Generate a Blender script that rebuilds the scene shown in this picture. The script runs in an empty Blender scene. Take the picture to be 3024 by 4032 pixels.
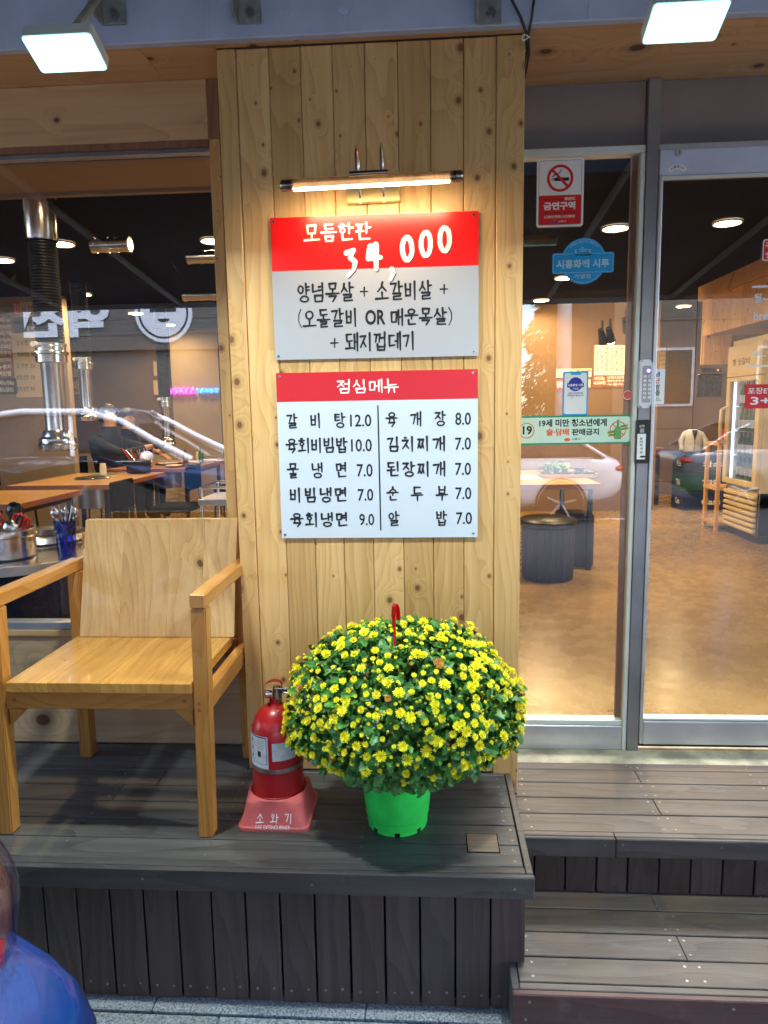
import bpy, bmesh, math, random
from math import sin, cos, pi, radians as rad
from mathutils import Vector, Matrix, noise
random.seed(7)
SC = bpy.context.scene
COL = SC.collection

# ------------------------------------------------------------------ camera
PITCH, ROLL, YAW, FPX = rad(8.09), rad(0.964), rad(3.607), 2780.0
CAM = Vector((0, -2.35, 1.70))
_f = Vector((-sin(YAW)*cos(PITCH), cos(YAW)*cos(PITCH), -sin(PITCH)))
_r = Vector((cos(YAW), sin(YAW), 0)); _d = _f.cross(_r)
_r2 = _r*cos(ROLL) + _d*sin(ROLL); _d2 = -_r*sin(ROLL) + _d*cos(ROLL)
cd = bpy.data.cameras.new('camera'); cam = bpy.data.objects.new('camera', cd); COL.objects.link(cam)
cd.sensor_fit = 'VERTICAL'; cd.sensor_height = 36; cd.lens = FPX/4032*36; cd.clip_start = .05; cd.clip_end = 500
mw = Matrix((( _r2.x, -_d2.x, -_f.x, CAM.x), (_r2.y, -_d2.y, -_f.y, CAM.y), (_r2.z, -_d2.z, -_f.z, CAM.z), (0,0,0,1)))
cam.matrix_world = mw; SC.camera = cam
def at(px, py, x=None, y=None, z=None):
    """point of the place seen at a photograph pixel (3024x4032), on the plane x=, y= or z="""
    d = _r2*((px-1512)/FPX) + _d2*((py-2016)/FPX) + _f
    t = (x-CAM.x)/d.x if x is not None else (y-CAM.y)/d.y if y is not None else (z-CAM.z)/d.z
    return CAM + d*t

# ------------------------------------------------------------------ world, sun, exposure
W = bpy.data.worlds.new('World'); SC.world = W; W.use_nodes = True
nt = W.node_tree; bg = nt.nodes['Background']; sky = nt.nodes.new('ShaderNodeTexSky')
sky.sky_type = 'NISHITA'; sky.sun_disc = False; sky.sun_elevation = rad(60); sky.sun_rotation = rad(25)
sky.air_density = 1.0; sky.dust_density = 0.8; sky.ozone_density = 1.0
nt.links.new(sky.outputs[0], bg.inputs[0]); bg.inputs[1].default_value = 0.15
sl = bpy.data.lights.new('sun', 'SUN'); sl.energy = 1.5; sl.angle = rad(40); sl.color = (1, .95, .88)
so = bpy.data.objects.new('sun', sl); COL.objects.link(so)
_e, _a = rad(60), rad(25)
so.rotation_euler = Vector((sin(_a)*cos(_e), cos(_a)*cos(_e), sin(_e))).to_track_quat('Z', 'Y').to_euler()
SC.view_settings.view_transform = 'Standard'; SC.view_settings.look = 'None'
SC.view_settings.exposure = 3.2; SC.view_settings.gamma = 1; SC.view_settings.use_curve_mapping = False
SC.cycles.use_denoising = True
SC.cycles.max_bounces = 8; SC.cycles.transparent_max_bounces = 12; SC.cycles.caustics_reflective = False
SC.cycles.caustics_refractive = False; SC.cycles.sample_clamp_indirect = 4

# ------------------------------------------------------------------ object helpers
WL = {}
def tag(o, label=None, cat=None, group=None, kind=None):
    if label: o['label'] = label
    if cat: o['category'] = cat
    if group: o['group'] = group
    if kind: o['kind'] = kind
    return o
def thing(name, loc, label=None, cat=None, group=None, kind=None):
    o = bpy.data.objects.new(name, None); COL.objects.link(o); o.location = loc; o.empty_display_size = .1
    WL[o.name] = Vector(loc); return tag(o, label, cat, group, kind)
def link(name, me, c, parent=None):
    o = bpy.data.objects.new(name, me); COL.objects.link(o); c = Vector(c)
    if parent is not None: o.parent = parent; o.location = c - WL[parent.name]
    else: o.location = c
    WL[o.name] = c; return o
def fin(name, bm, mat, parent=None, label=None, cat=None, group=None, kind=None, smooth=None):
    me = bpy.data.meshes.new(name)
    bmesh.ops.recalc_face_normals(bm, faces=bm.faces)
    if smooth:
        for f in bm.faces: f.smooth = True
        for e in bm.edges:
            if len(e.link_faces) == 2 and e.calc_face_angle(0) > smooth: e.smooth = False
    vs = [v.co for v in bm.verts]
    lo = Vector([min(v[i] for v in vs) for i in range(3)]); hi = Vector([max(v[i] for v in vs) for i in range(3)])
    c = (lo+hi)/2
    if parent is None and label: c.z = lo.z
    for v in bm.verts: v.co -= c
    bm.to_mesh(me); bm.free()
    for m in (mat if isinstance(mat, (list, tuple)) else [mat]): me.materials.append(m)
    return tag(link(name, me, c, parent), label, cat, group, kind)
def B(): return bmesh.new()
def bx(bm, x0, x1, y0, y1, z0, z1, bev=0, mi=0, seg=1):
    r = bmesh.ops.create_cube(bm, size=1); vs = r['verts']
    for v in vs: v.co = Vector(((x0+x1)/2+v.co.x*(x1-x0), (y0+y1)/2+v.co.y*(y1-y0), (z0+z1)/2+v.co.z*(z1-z0)))
    fs = list({f for v in vs for f in v.link_faces})
    if bev:
        es = list({e for v in vs for e in v.link_edges})
        fs = bmesh.ops.bevel(bm, geom=es+vs, offset=bev, segments=seg, affect='EDGES', profile=.5)['faces'] + [f for f in fs if f.is_valid]
    if mi:
        for f in set(fs): f.material_index = mi
    return bm
def box(name, x0, x1, y0, y1, z0, z1, mat, parent=None, bev=0, **k):
    return fin(name, bx(B(), x0, x1, y0, y1, z0, z1, bev), mat, parent, **k)
def hexa(bm, p):  # 8 points: bottom 4 ring, top 4 ring
    v = [bm.verts.new(q) for q in p]
    for f in ((0,1,2,3),(7,6,5,4),(0,4,5,1),(1,5,6,2),(2,6,7,3),(3,7,4,0)): bm.faces.new([v[i] for i in f])
    return bm
def tube(bm, pts, r, seg=8, cap=True, closed=False):
    pts = [Vector(p) for p in pts]; rings = []; n = len(pts); up = None
    rs = r if isinstance(r, (list, tuple)) else [r]*n
    for i, p in enumerate(pts):
        if closed: t = pts[(i+1) % n]-pts[i-1]
        else: t = pts[min(i+1, n-1)]-pts[max(i-1, 0)]
        t.normalize()
        if up is None: up = t.orthogonal().normalized()
        up = (up - t*up.dot(t)).normalized(); b = t.cross(up)
        rings.append([bm.verts.new(p+(up*cos(2*pi*k/seg)+b*sin(2*pi*k/seg))*rs[i]) for k in range(seg)])
    for i in range(n if closed else n-1):
        a, c = rings[i], rings[(i+1) % n]
        for k in range(seg): bm.faces.new((a[k], a[(k+1) % seg], c[(k+1) % seg], c[k]))
    if cap and not closed: bm.faces.new(rings[0][::-1]); bm.faces.new(rings[-1])
    return bm
def lathe(bm, prof, c, seg=32, a0=0, a1=2*pi, mi=0):
    full = abs(a1-a0-2*pi) < 1e-6; n = seg if full else seg+1; rings = []
    for r, z in prof:
        if r < 1e-5: rings.append([bm.verts.new((c[0], c[1], c[2]+z))]*n); continue
        rings.append([bm.verts.new((c[0]+r*cos(a0+(a1-a0)*k/seg), c[1]+r*sin(a0+(a1-a0)*k/seg), c[2]+z)) for k in range(n)])
    for a, b in zip(rings, rings[1:]):
        for k in range(seg):
            q = [a[k], a[(k+1) % n], b[(k+1) % n], b[k]]; q = [v for i, v in enumerate(q) if v not in q[:i]]
            if len(q) > 2:
                try: f = bm.faces.new(q); f.material_index = mi
                except ValueError: pass
    return bm
def prism(bm, poly, y0, y1, mi=0):   # polygon in x,z extruded along y
    a = [bm.verts.new((x, y0, z)) for x, z in poly]; b = [bm.verts.new((x, y1, z)) for x, z in poly]
    f = [bm.faces.new(a), bm.faces.new(b[::-1])]
    for i in range(len(a)): f.append(bm.faces.new((a[i], b[i], b[(i+1) % len(a)], a[(i+1) % len(a)])))
    for q in f: q.material_index = mi
    return bm
def rrect(x0, x1, z0, z1, r, n=5):
    P = []
    for cx, cz, a in ((x1-r, z0+r, -90), (x1-r, z1-r, 0), (x0+r, z1-r, 90), (x0+r, z0+r, 180)):
        for k in range(n+1): t = rad(a+90*k/n); P.append((cx+r*cos(t), cz+r*sin(t)))
    return P
def flat(bm, poly, y, mi=0):
    f = bm.faces.new([bm.verts.new((x, y, z)) for x, z in poly]); f.material_index = mi
    if f.normal.y > 0: f.normal_flip()
    return bm
def circ(cx, cz, r, n=28, a0=0): return [(cx+r*cos(2*pi*k/n+a0), cz+r*sin(2*pi*k/n+a0)) for k in range(n)]
def ring(bm, cx, cz, r0, r1, y, n=36):
    a = [bm.verts.new((x, y, z)) for x, z in circ(cx, cz, r0, n)]; b = [bm.verts.new((x, y, z)) for x, z in circ(cx, cz, r1, n)]
    for k in range(n): bm.faces.new((a[k], a[(k+1) % n], b[(k+1) % n], b[k]))
    return bm
def copyo(o, parent, loc, **k):
    c = o.copy(); COL.objects.link(c); c.parent = parent
    c.location = Vector(loc) - (WL[parent.name] if parent else Vector()); WL[c.name] = Vector(loc)
    for q in ('label', 'category', 'group'):
        if q in k: c[q] = k[q]
    return c
def copytree(root, loc, label=None, rz=0):
    r = root.copy(); COL.objects.link(r); r.location = loc; r.rotation_euler = (0, 0, rz); WL[r.name] = Vector(loc)
    if label: r['label'] = label
    for ch in list(root.children):
        c = ch.copy(); COL.objects.link(c); c.parent = r
        for g in list(ch.children): d = g.copy(); COL.objects.link(d); d.parent = c
    return r

# ------------------------------------------------------------------ materials
class Nd:
    def __init__(s, name):
        s.m = bpy.data.materials.new(name); s.m.use_nodes = True; s.t = s.m.node_tree; s.b = s.t.nodes['Principled BSDF']; s.out = s.t.nodes['Material Output']
    def n(s, ty, **k):
        o = s.t.nodes.new(ty)
        for a, v in k.items(): setattr(o, a, v)
        return o
    def put(s, sock, v):
        if hasattr(v, 'is_output'): s.t.links.new(v, sock)
        elif isinstance(v, tuple) and len(v) == 3 and sock.type == 'RGBA': sock.default_value = (*v, 1)
        else: sock.default_value = v
    def mt(s, op, a, b=0.0, c=None, clamp=False):
        o = s.n('ShaderNodeMath', operation=op, use_clamp=clamp); s.put(o.inputs[0], a); s.put(o.inputs[1], b)
        if c is not None: s.put(o.inputs[2], c)
        return o.outputs[0]
    def sep(s, v): o = s.n('ShaderNodeSeparateXYZ'); s.put(o.inputs[0], v); return o.outputs
    def com(s, x, y, z): o = s.n('ShaderNodeCombineXYZ'); s.put(o.inputs[0], x); s.put(o.inputs[1], y); s.put(o.inputs[2], z); return o.outputs[0]
    def noise(s, v, sc, det=3, rough=.5, dist=0): 
        o = s.n('ShaderNodeTexNoise'); s.put(o.inputs['Vector'], v); o.inputs['Scale'].default_value = sc; o.inputs['Detail'].default_value = det
        o.inputs['Roughness'].default_value = rough; o.inputs['Distortion'].default_value = dist; return o.outputs[0]
    def ramp(s, f, st):
        o = s.n('ShaderNodeValToRGB'); s.put(o.inputs[0], f); e = o.color_ramp.elements
        while len(e) < len(st): e.new(.5)
        for i, (p, c) in enumerate(st): e[i].position = p; e[i].color = (*c, 1) if len(c) == 3 else c
        return o.outputs[0]
    def sm(s, f, a, b): o = s.n('ShaderNodeMapRange', interpolation_type='SMOOTHSTEP'); s.put(o.inputs[0], f); o.inputs[1].default_value = a; o.inputs[2].default_value = b; return o.outputs[0]
    def mix(s, f, a, b, bl='MIX'):
        o = s.n('ShaderNodeMix', data_type='RGBA', blend_type=bl); s.put(o.inputs[0], f); s.put(o.inputs[6], a); s.put(o.inputs[7], b); return o.outputs[2]
    def bump(s, h, st=.2, d=.01): o = s.n('ShaderNodeBump'); s.put(o.inputs['Height'], h); o.inputs['Strength'].default_value = st; o.inputs['Distance'].default_value = d; s.t.links.new(o.outputs[0], s.b.inputs['Normal'])
    def set(s, **k):
        for a, v in k.items(): s.put(s.b.inputs[{'col': 'Base Color', 'rough': 'Roughness', 'metal': 'Metallic', 'coat': 'Coat Weight', 'spec': 'Specular IOR Level', 'em': 'Emission Color', 'es': 'Emission Strength', 'sub': 'Subsurface Weight', 'alpha': 'Alpha', 'cr': 'Coat Roughness', 'tr': 'Transmission Weight', 'aniso': 'Anisotropic'}[a]], v)
        return s.m
def simple(name, col, rough=.5, metal=0, var=.12, sc=18, bump=0, **k):
    N = Nd(name); tc = N.n('ShaderNodeTexCoord').outputs['Object']
    f = N.noise(tc, sc, 4, .6); r = N.n('ShaderNodeObjectInfo').outputs['Random']
    lo = tuple(c*(1-var) for c in col); hi = tuple(min(1, c*(1+var)) for c in col)
    c = N.mix(N.sm(f, .3, .7), lo, hi)
    if bump: N.bump(N.noise(tc, sc*6, 3), bump, .004)
    rr = N.mt('ADD', N.mt('MULTIPLY', N.noise(tc, sc*.4, 3), .16), max(rough-.08, 0))
    return N.set(col=c, rough=rr, metal=metal, **k)
def emit(name, col, st):
    N = Nd(name); return N.set(col=(0, 0, 0) if st > 3 else (.3, .3, .3), em=col, es=st, rough=.5)
def wood(name, axis, lo, mid, hi, knots=.5, rough=.5, ring=1.0, coat=0, worn=None, knotc=(.075, .022, .008), bumps=.15, vary=.22, kscale=7.5, ksize=1.0):
    N = Nd(name); tc = N.n('ShaderNodeTexCoord').outputs['Object']; rnd = N.n('ShaderNodeObjectInfo').outputs['Random']
    x, y, z = N.sep(tc)
    u, v, l = {'z': (x, y, z), 'x': (z, y, x), 'y': (x, z, y), 'X': (y, z, x)}[axis]
    ou = N.mt('MULTIPLY_ADD', rnd, 37.3, u); ol = N.mt('MULTIPLY_ADD', rnd, 71.7, l); ov = N.mt('MULTIPLY_ADD', rnd, 13.1, v)
    vor = N.n('ShaderNodeTexVoronoi', voronoi_dimensions='2D', feature='F1'); N.put(vor.inputs['Vector'], N.com(N.mt('ADD', ou, ov), N.mt('MULTIPLY', ol, .8), 0.0)); vor.inputs['Scale'].default_value = kscale
    d = vor.outputs['Distance']; cr = N.sep(vor.outputs['Color'])
    keep = N.mt('LESS_THAN', cr[0], knots); kr = N.mt('MULTIPLY_ADD', N.mt('MULTIPLY', cr[1], cr[1]), .085*ksize, .022*ksize)
    d2 = N.mt('DIVIDE', d, kr)
    swell = N.mt('MULTIPLY', keep, N.mt('POWER', 2.718, N.mt('MULTIPLY', N.mt('MULTIPLY', d2, d2), -.09)))
    low = N.noise(N.com(N.mt('MULTIPLY', ou, 2.6), ov, N.mt('MULTIPLY', ol, .55)), 1.6, 2, .5)
    g = N.mt('ADD', N.mt('MULTIPLY', N.mt('ADD', ou, N.mt('MULTIPLY', ov, .7)), 26*ring), N.mt('ADD', N.mt('MULTIPLY', low, 15*ring), N.mt('MULTIPLY', swell, 3.4)))
    wob = N.noise(N.com(N.mt('MULTIPLY', ou, 30), ov, N.mt('MULTIPLY', ol, 4)), 1, 2)
    g = N.mt('ADD', g, N.mt('MULTIPLY', wob, .5))
    fr = N.mt('FRACT', g); band = N.mt('POWER', fr, 2.2)
    fine = N.noise(N.com(N.mt('MULTIPLY', ou, 260), N.mt('MULTIPLY', ov, 260), N.mt('MULTIPLY', ol, 5)), 1, 4, .7)
    strk = N.noise(N.com(N.mt('MULTIPLY', ou, 34), N.mt('MULTIPLY', ov, 30), N.mt('MULTIPLY', ol, .9)), 1, 3, .6)
    f = N.mt('ADD', N.mt('MULTIPLY', band, .30), N.mt('ADD', N.mt('MULTIPLY', fine, .50), N.mt('MULTIPLY', N.mt('SUBTRACT', strk, .5), .8)))
    c = N.ramp(f, [(.12, hi), (.42, mid), (.86, lo)])
    halo = N.mt('MULTIPLY', keep, N.mt('SUBTRACT', 1, N.sm(d2, .9, 2.4)))
    c = N.mix(N.mt('MULTIPLY', halo, .55), c, tuple(q*.62 for q in lo))
    km = N.mt('MULTIPLY', keep, N.mt('SUBTRACT', 1, N.sm(d2, .75, 1.05)))
    kcol = N.mix(N.mt('FRACT', N.mt('MULTIPLY', d2, 2.6)), knotc, tuple(q*2.3 for q in knotc))
    c = N.mix(km, c, kcol)
    tone = N.mt('MULTIPLY_ADD', N.mt('FRACT', N.mt('MULTIPLY', rnd, 91.7)), vary, 1-vary*.6)
    c = N.mix(1.0, c, N.com(tone, N.mt('POWER', tone, 1.15), N.mt('POWER', tone, 1.5)), 'MULTIPLY')
    rg = N.mt('MULTIPLY_ADD', fine, .2, rough-.1)
    if worn:
        wp = N.n('ShaderNodeNewGeometry').outputs['Position']; px, py, pz = N.sep(wp)
        wn = N.noise(N.com(N.mt('MULTIPLY', px, 1.4 if axis in 'xX' else 4), N.mt('MULTIPLY', py, 4), N.mt('MULTIPLY', pz, 1.5)), 1.6, 5, .65, .3)
        scr = N.noise(N.com(N.mt('MULTIPLY', px, 9 if axis in 'xX' else 60), N.mt('MULTIPLY', py, 60), N.mt('MULTIPLY', pz, 9)), 1, 4, .75)
        c = N.mix(N.mt('MULTIPLY', N.sm(N.mt('ADD', wn, N.mt('MULTIPLY', N.mt('SUBTRACT', scr, .5), 1.3)), .5, .82), .65), c, worn[0])
        c = N.mix(N.mt('MULTIPLY', N.sm(N.noise(wp, 3.1, 3, .5), .56, .74), worn[2]), c, worn[1])
        sp = N.noise(wp, 130, 2, .5); c = N.mix(N.mt('MULTIPLY', N.sm(sp, .745, .80), .5), c, (.30, .29, .28))
    N.bump(N.mt('ADD', fine, band), bumps, .002)
    return N.set(col=c, rough=rg, coat=coat)

PINE = dict(lo=(.43, .215, .072), mid=(.61, .35, .13), hi=(.70, .435, .18))
M = {}
M['pine_z'] = wood('pine_boards_upright', 'z', **PINE, knots=.62, rough=.42, coat=.12, kscale=9.0, ksize=.92, vary=.3, knotc=(.13, .045, .018))
M['pine_x'] = wood('pine_boards_level', 'x', lo=(.38, .20, .085), mid=(.54, .32, .145), hi=(.60, .38, .185), knots=.3, rough=.5, ring=.45, kscale=5)
M['pine_soffit'] = wood('pine_soffit', 'X', lo=(.56, .27, .11), mid=(.74, .42, .19), hi=(.80, .50, .25), knots=.4, rough=.5, ring=.4, kscale=5, ksize=1.1)
M['ply'] = wood('worn_plywood', 'x', lo=(.32, .20, .10), mid=(.47, .31, .17), hi=(.54, .38, .23), knots=.25, rough=.6, ring=.35, kscale=4)
M['redwood'] = wood('reddish_frame_wood', 'z', lo=(.16, .06, .03), mid=(.24, .10, .05), hi=(.28, .13, .07), knots=.1, rough=.5)
CH = dict(lo=(.27, .090, .015), mid=(.44, .18, .035), hi=(.53, .245, .060))
M['chair_z'] = wood('varnished_wood_upright', 'z', **CH, knots=.04, rough=.34, coat=.35, ring=1.6, vary=.12)
M['chair_x'] = wood('varnished_wood_level', 'x', **CH, knots=.04, rough=.34, coat=.35, ring=1.3, vary=.12)
M['chair_y'] = wood('varnished_wood_deep', 'y', **CH, knots=.04, rough=.3, coat=.5, ring=1.0, vary=.12)
M['chair_back'] = wood('pale_varnished_wood', 'z', lo=(.34, .175, .065), mid=(.50, .29, .115), hi=(.58, .37, .165), knots=.05, rough=.36, coat=.3, ring=1.0, vary=.3)
M['chair_seat'] = wood('varnished_seat_wood', 'y', lo=(.34, .135, .022), mid=(.50, .23, .045), hi=(.58, .30, .075), knots=.05, rough=.26, coat=.6, ring=.9, vary=.22)
DK = dict(lo=(.028, .026, .025), mid=(.070, .065, .062), hi=(.108, .101, .096))
M['deck'] = wood('dark_deck_wood', 'X', **DK, knots=.02, rough=.5, ring=.5, worn=((.09, .09, .088), (.04, .03, .024), .3), vary=.3)
M['deck_brown'] = wood('worn_brown_deck_wood', 'X', lo=(.034, .026, .021), mid=(.074, .058, .047), hi=(.110, .088, .073), knots=.02, rough=.52, ring=.5, worn=((.115, .102, .09), (.15, .085, .042), .4), vary=.35)
M['skirt'] = wood('dark_brown_board', 'z', lo=(.028, .017, .015), mid=(.053, .034, .030), hi=(.078, .052, .046), knots=.02, rough=.5, ring=.6, vary=.35, worn=((.055, .047, .044), (.022, .011, .009), .3))
M['fascia'] = wood('dark_fascia_wood', 'x', lo=(.034, .029, .029), mid=(.058, .050, .050), hi=(.084, .073, .072), knots=.02, rough=.5, ring=.5, worn=((.085, .08, .08), (.03, .018, .018), .4))
M['fascia_red'] = wood('reddish_fascia_wood', 'x', lo=(.050, .019, .016), mid=(.080, .033, .028), hi=(.112, .050, .042), knots=.1, rough=.5, ring=.5, worn=((.15, .09, .075), (.05, .02, .02), .4))
M['plug'] = wood('pale_plug_wood', 'X', lo=(.14, .10, .07), mid=(.20, .14, .095), hi=(.26, .19, .13), knots=.0, rough=.6)
M['table'] = wood('dining_table_wood', 'X', lo=(.20, .085, .025), mid=(.40, .21, .07), hi=(.50, .29, .11), knots=.1, rough=.35, ring=1.2)
M['table_edge'] = simple('table_edge', (.25, .09, .04), .4)
M['signplank'] = wood('grey_planks', 'x', lo=(.05, .045, .042), mid=(.10, .092, .085), hi=(.15, .14, .13), knots=.1, rough=.7)
M['alu'] = simple('brushed_aluminium', (.62, .65, .69), .36, .85, .08, 6)
M['alu_pale'] = simple('pale_aluminium', (.66, .72, .70), .45, .35, .06, 6)
M['steel_dark'] = simple('grey_steel', (.33, .34, .36), .33, .85, .12, 5)
M['chrome'] = simple('polished_steel', (.70, .69, .67), .20, 1, .05, 8)
M['duct'] = simple('flexible_black_duct', (.02, .02, .02), .35, .3)
M['beampaint'] = simple('blue_grey_paint', (.50, .56, .70), .5, 0, .12, 3, .1)
M['pipepaint'] = simple('pale_grey_paint', (.36, .38, .38), .55, 0, .15, 4)
M['bracket'] = simple('galvanised_bracket', (.34, .35, .33), .5, .3, .2, 20)
M['awning'] = simple('dark_canopy_sheet', (.05, .052, .058), .7, 0, .2, 2)
M['black'] = simple('black_plastic', (.012, .012, .013), .4)
M['matblack'] = simple('matt_black', (.007, .007, .008), .9, spec=.05)
M['white'] = simple('white_print', (.80, .81, .82), .35, var=.02)
M['signwhite'] = simple('sign_white', (.60, .66, .76), .32, var=.015, sc=3)
M['signgrey'] = simple('sign_pale_grey', (.40, .41, .46), .32, var=.02, sc=3)
M['signred'] = simple('sign_red', (.80, .006, .006), .3, var=.03, sc=3)
M['signcrimson'] = simple('sign_crimson', (.60, .016, .03), .3, var=.03, sc=3)
M['ink'] = simple('black_ink', (.008, .008, .011), .4, var=.1)
M['cream'] = simple('cream_print', (.86, .82, .70), .35, var=.02)
M['red'] = simple('red_print', (.65, .01, .01), .35, var=.03)
M['blueink'] = simple('blue_print', (.01, .02, .35), .4)
M['orange'] = simple('orange_print', (.80, .12, .03), .4)
M['skyblue'] = simple('sky_blue_print', (.0, .36, .80), .35, var=.03)
M['lightblue'] = simple('light_blue_print', (.45, .75, .85), .4)
M['mint'] = simple('mint_print', (.62, .82, .70), .4, var=.03)
M['greenprint'] = simple('green_print', (.0, .28, .14), .4)
M['bottlegreen'] = simple('bottle_green_print', (.04, .45, .12), .35)
M['brass'] = simple('brushed_brass', (.72, .55, .26), .3, .9, .06)
M['gunmetal'] = simple('dark_bronze', (.24, .19, .14), .25, .9)
M['extred'] = simple('extinguisher_red', (.42, .010, .014), .33, 0, .18, 9, coat=.2)
M['standred'] = simple('faded_red_plastic', (.62, .115, .11), .6, 0, .14, 14, .1)
M['oldsteel'] = simple('weathered_steel', (.30, .27, .24), .4, .8, .3, 30)
M['label'] = simple('paper_label', (.62, .68, .74), .5, var=.12, sc=40)
M['labelblue'] = simple('label_blue', (.03, .07, .22), .5)
M['pot'] = simple('bright_green_plastic', (.035, .68, .09), .38, 0, .14, 9)
M['hookred'] = simple('red_hook_plastic', (.70, .015, .012), .35)
M['stem'] = simple('plant_stem', (.05, .13, .03), .6)
M['soil'] = simple('soil', (.03, .02, .015), .9, 0, .4, 60, .5)
M['concrete'] = simple('stained_concrete', (.36, .335, .24), .8, 0, .35, 9, .3)
M['rubber'] = simple('black_rubber', (.015, .015, .015), .7)
M['plaster'] = simple('beige_plaster', (.33, .25, .165), .8, 0, .05, 3)
M['wallbrown'] = simple('brown_interior_wall', (.17, .10, .05), .75, 0, .08, 2)
M['tile'] = simple('cream_wall_tile', (.55, .47, .34), .35, 0, .1, 8)
M['fridge'] = simple('cream_fridge_enamel', (.62, .50, .30), .4, 0, .05, 4)
M['crateblue'] = simple('blue_crate_plastic', (.015, .035, .12), .45)
M['crategreen'] = simple('green_crate_plastic', (.01, .06, .035), .45)
M['crateblack'] = simple('dark_crate_plastic', (.02, .022, .03), .45)
M['papercup'] = simple('paper_cup', (.80, .74, .64), .6)
M['skin'] = simple('skin', (.52, .30, .20), .5, 0, .06, 12, sub=.1)
M['hoodie'] = simple('black_sweatshirt', (.012, .015, .02), .85, 0, .2, 30)
M['hair'] = simple('black_hair', (.008, .007, .006), .45, 0, .3, 60, .4)
M['jacket'] = simple('white_jacket_cloth', (.46, .46, .48), .8, 0, .1, 20)
M['lettuce'] = simple('lettuce_leaf', (.16, .30, .03), .5, 0, .4, 30)
M['bowl'] = simple('grey_green_bowl', (.10, .14, .13), .4)
M['dish'] = simple('tan_dish', (.45, .18, .06), .45)
M['greenglass'] = simple('green_bottle_glass', (.02, .12, .04), .12)
M['brownglass'] = simple('amber_bottle_glass', (.10, .05, .015), .15)
M['carblue'] = simple('blue_car_paint', (.012, .05, .26), .22, .25, .1, 2, coat=1.0, cr=.04)
M['carblue2'] = simple('deep_blue_car_paint', (.01, .06, .16), .15, .3, .1, 2, coat=1.0, cr=.03)
M['lampinner'] = simple('pinkish_lamp_inner', (.34, .17, .17), .25, .7, .5, 30)
M['transom'] = simple('dark_tinted_panel', (.34, .34, .36), .16, .7, .06, 4)
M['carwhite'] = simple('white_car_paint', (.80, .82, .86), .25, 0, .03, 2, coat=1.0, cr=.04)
M['cargrey'] = simple('grey_car_paint', (.16, .17, .19), .25, .4, .05, 2, coat=1.0, cr=.04)
M['carglass'] = simple('dark_car_glass', (.012, .014, .016), .06)
M['alloy'] = simple('alloy_wheel', (.34, .35, .36), .3, .8)
M['lampred'] = simple('red_lamp_lens', (.50, .012, .01), .12, coat=.6)
M['facade'] = simple('grey_render', (.11, .10, .09), .8, 0, .12, 1)
M['facade_pale'] = simple('pale_render', (.55, .56, .58), .8, 0, .08, 1)
M['facade_stone'] = simple('brown_stone_panel', (.17, .13, .10), .7, 0, .15, 2)
M['foliage'] = simple('conifer_needles', (.03, .06, .025), .7, 0, .4, 5)
M['bark'] = simple('bark', (.08, .055, .04), .9, 0, .3, 20, .5)
M['disc'] = emit('warm_downlight', (1, .70, .36), 14)
M['tubeglow'] = emit('warm_picture_light', (1, .80, .55), 5)
M['flood'] = emit('cool_flood_light', (.85, .98, 1), 8)
M['neonpink'] = emit('pink_neon', (.85, .01, .9), .5)
M['neonblue'] = emit('blue_neon', (.0, .16, 1), .5)
M['ledblue'] = emit('blue_led', (.15, .1, 1), 2)
M['ledred'] = emit('red_led', (1, .05, .02), 1.5)
M['fridgeglow'] = emit('fridge_strip_light', (.55, .70, 1), .8)
M['signglow'] = emit('backlit_letters', (.60, .72, 1), .24)
M['signglowred'] = emit('backlit_red_letters', (1, .10, .10), .3)

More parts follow.
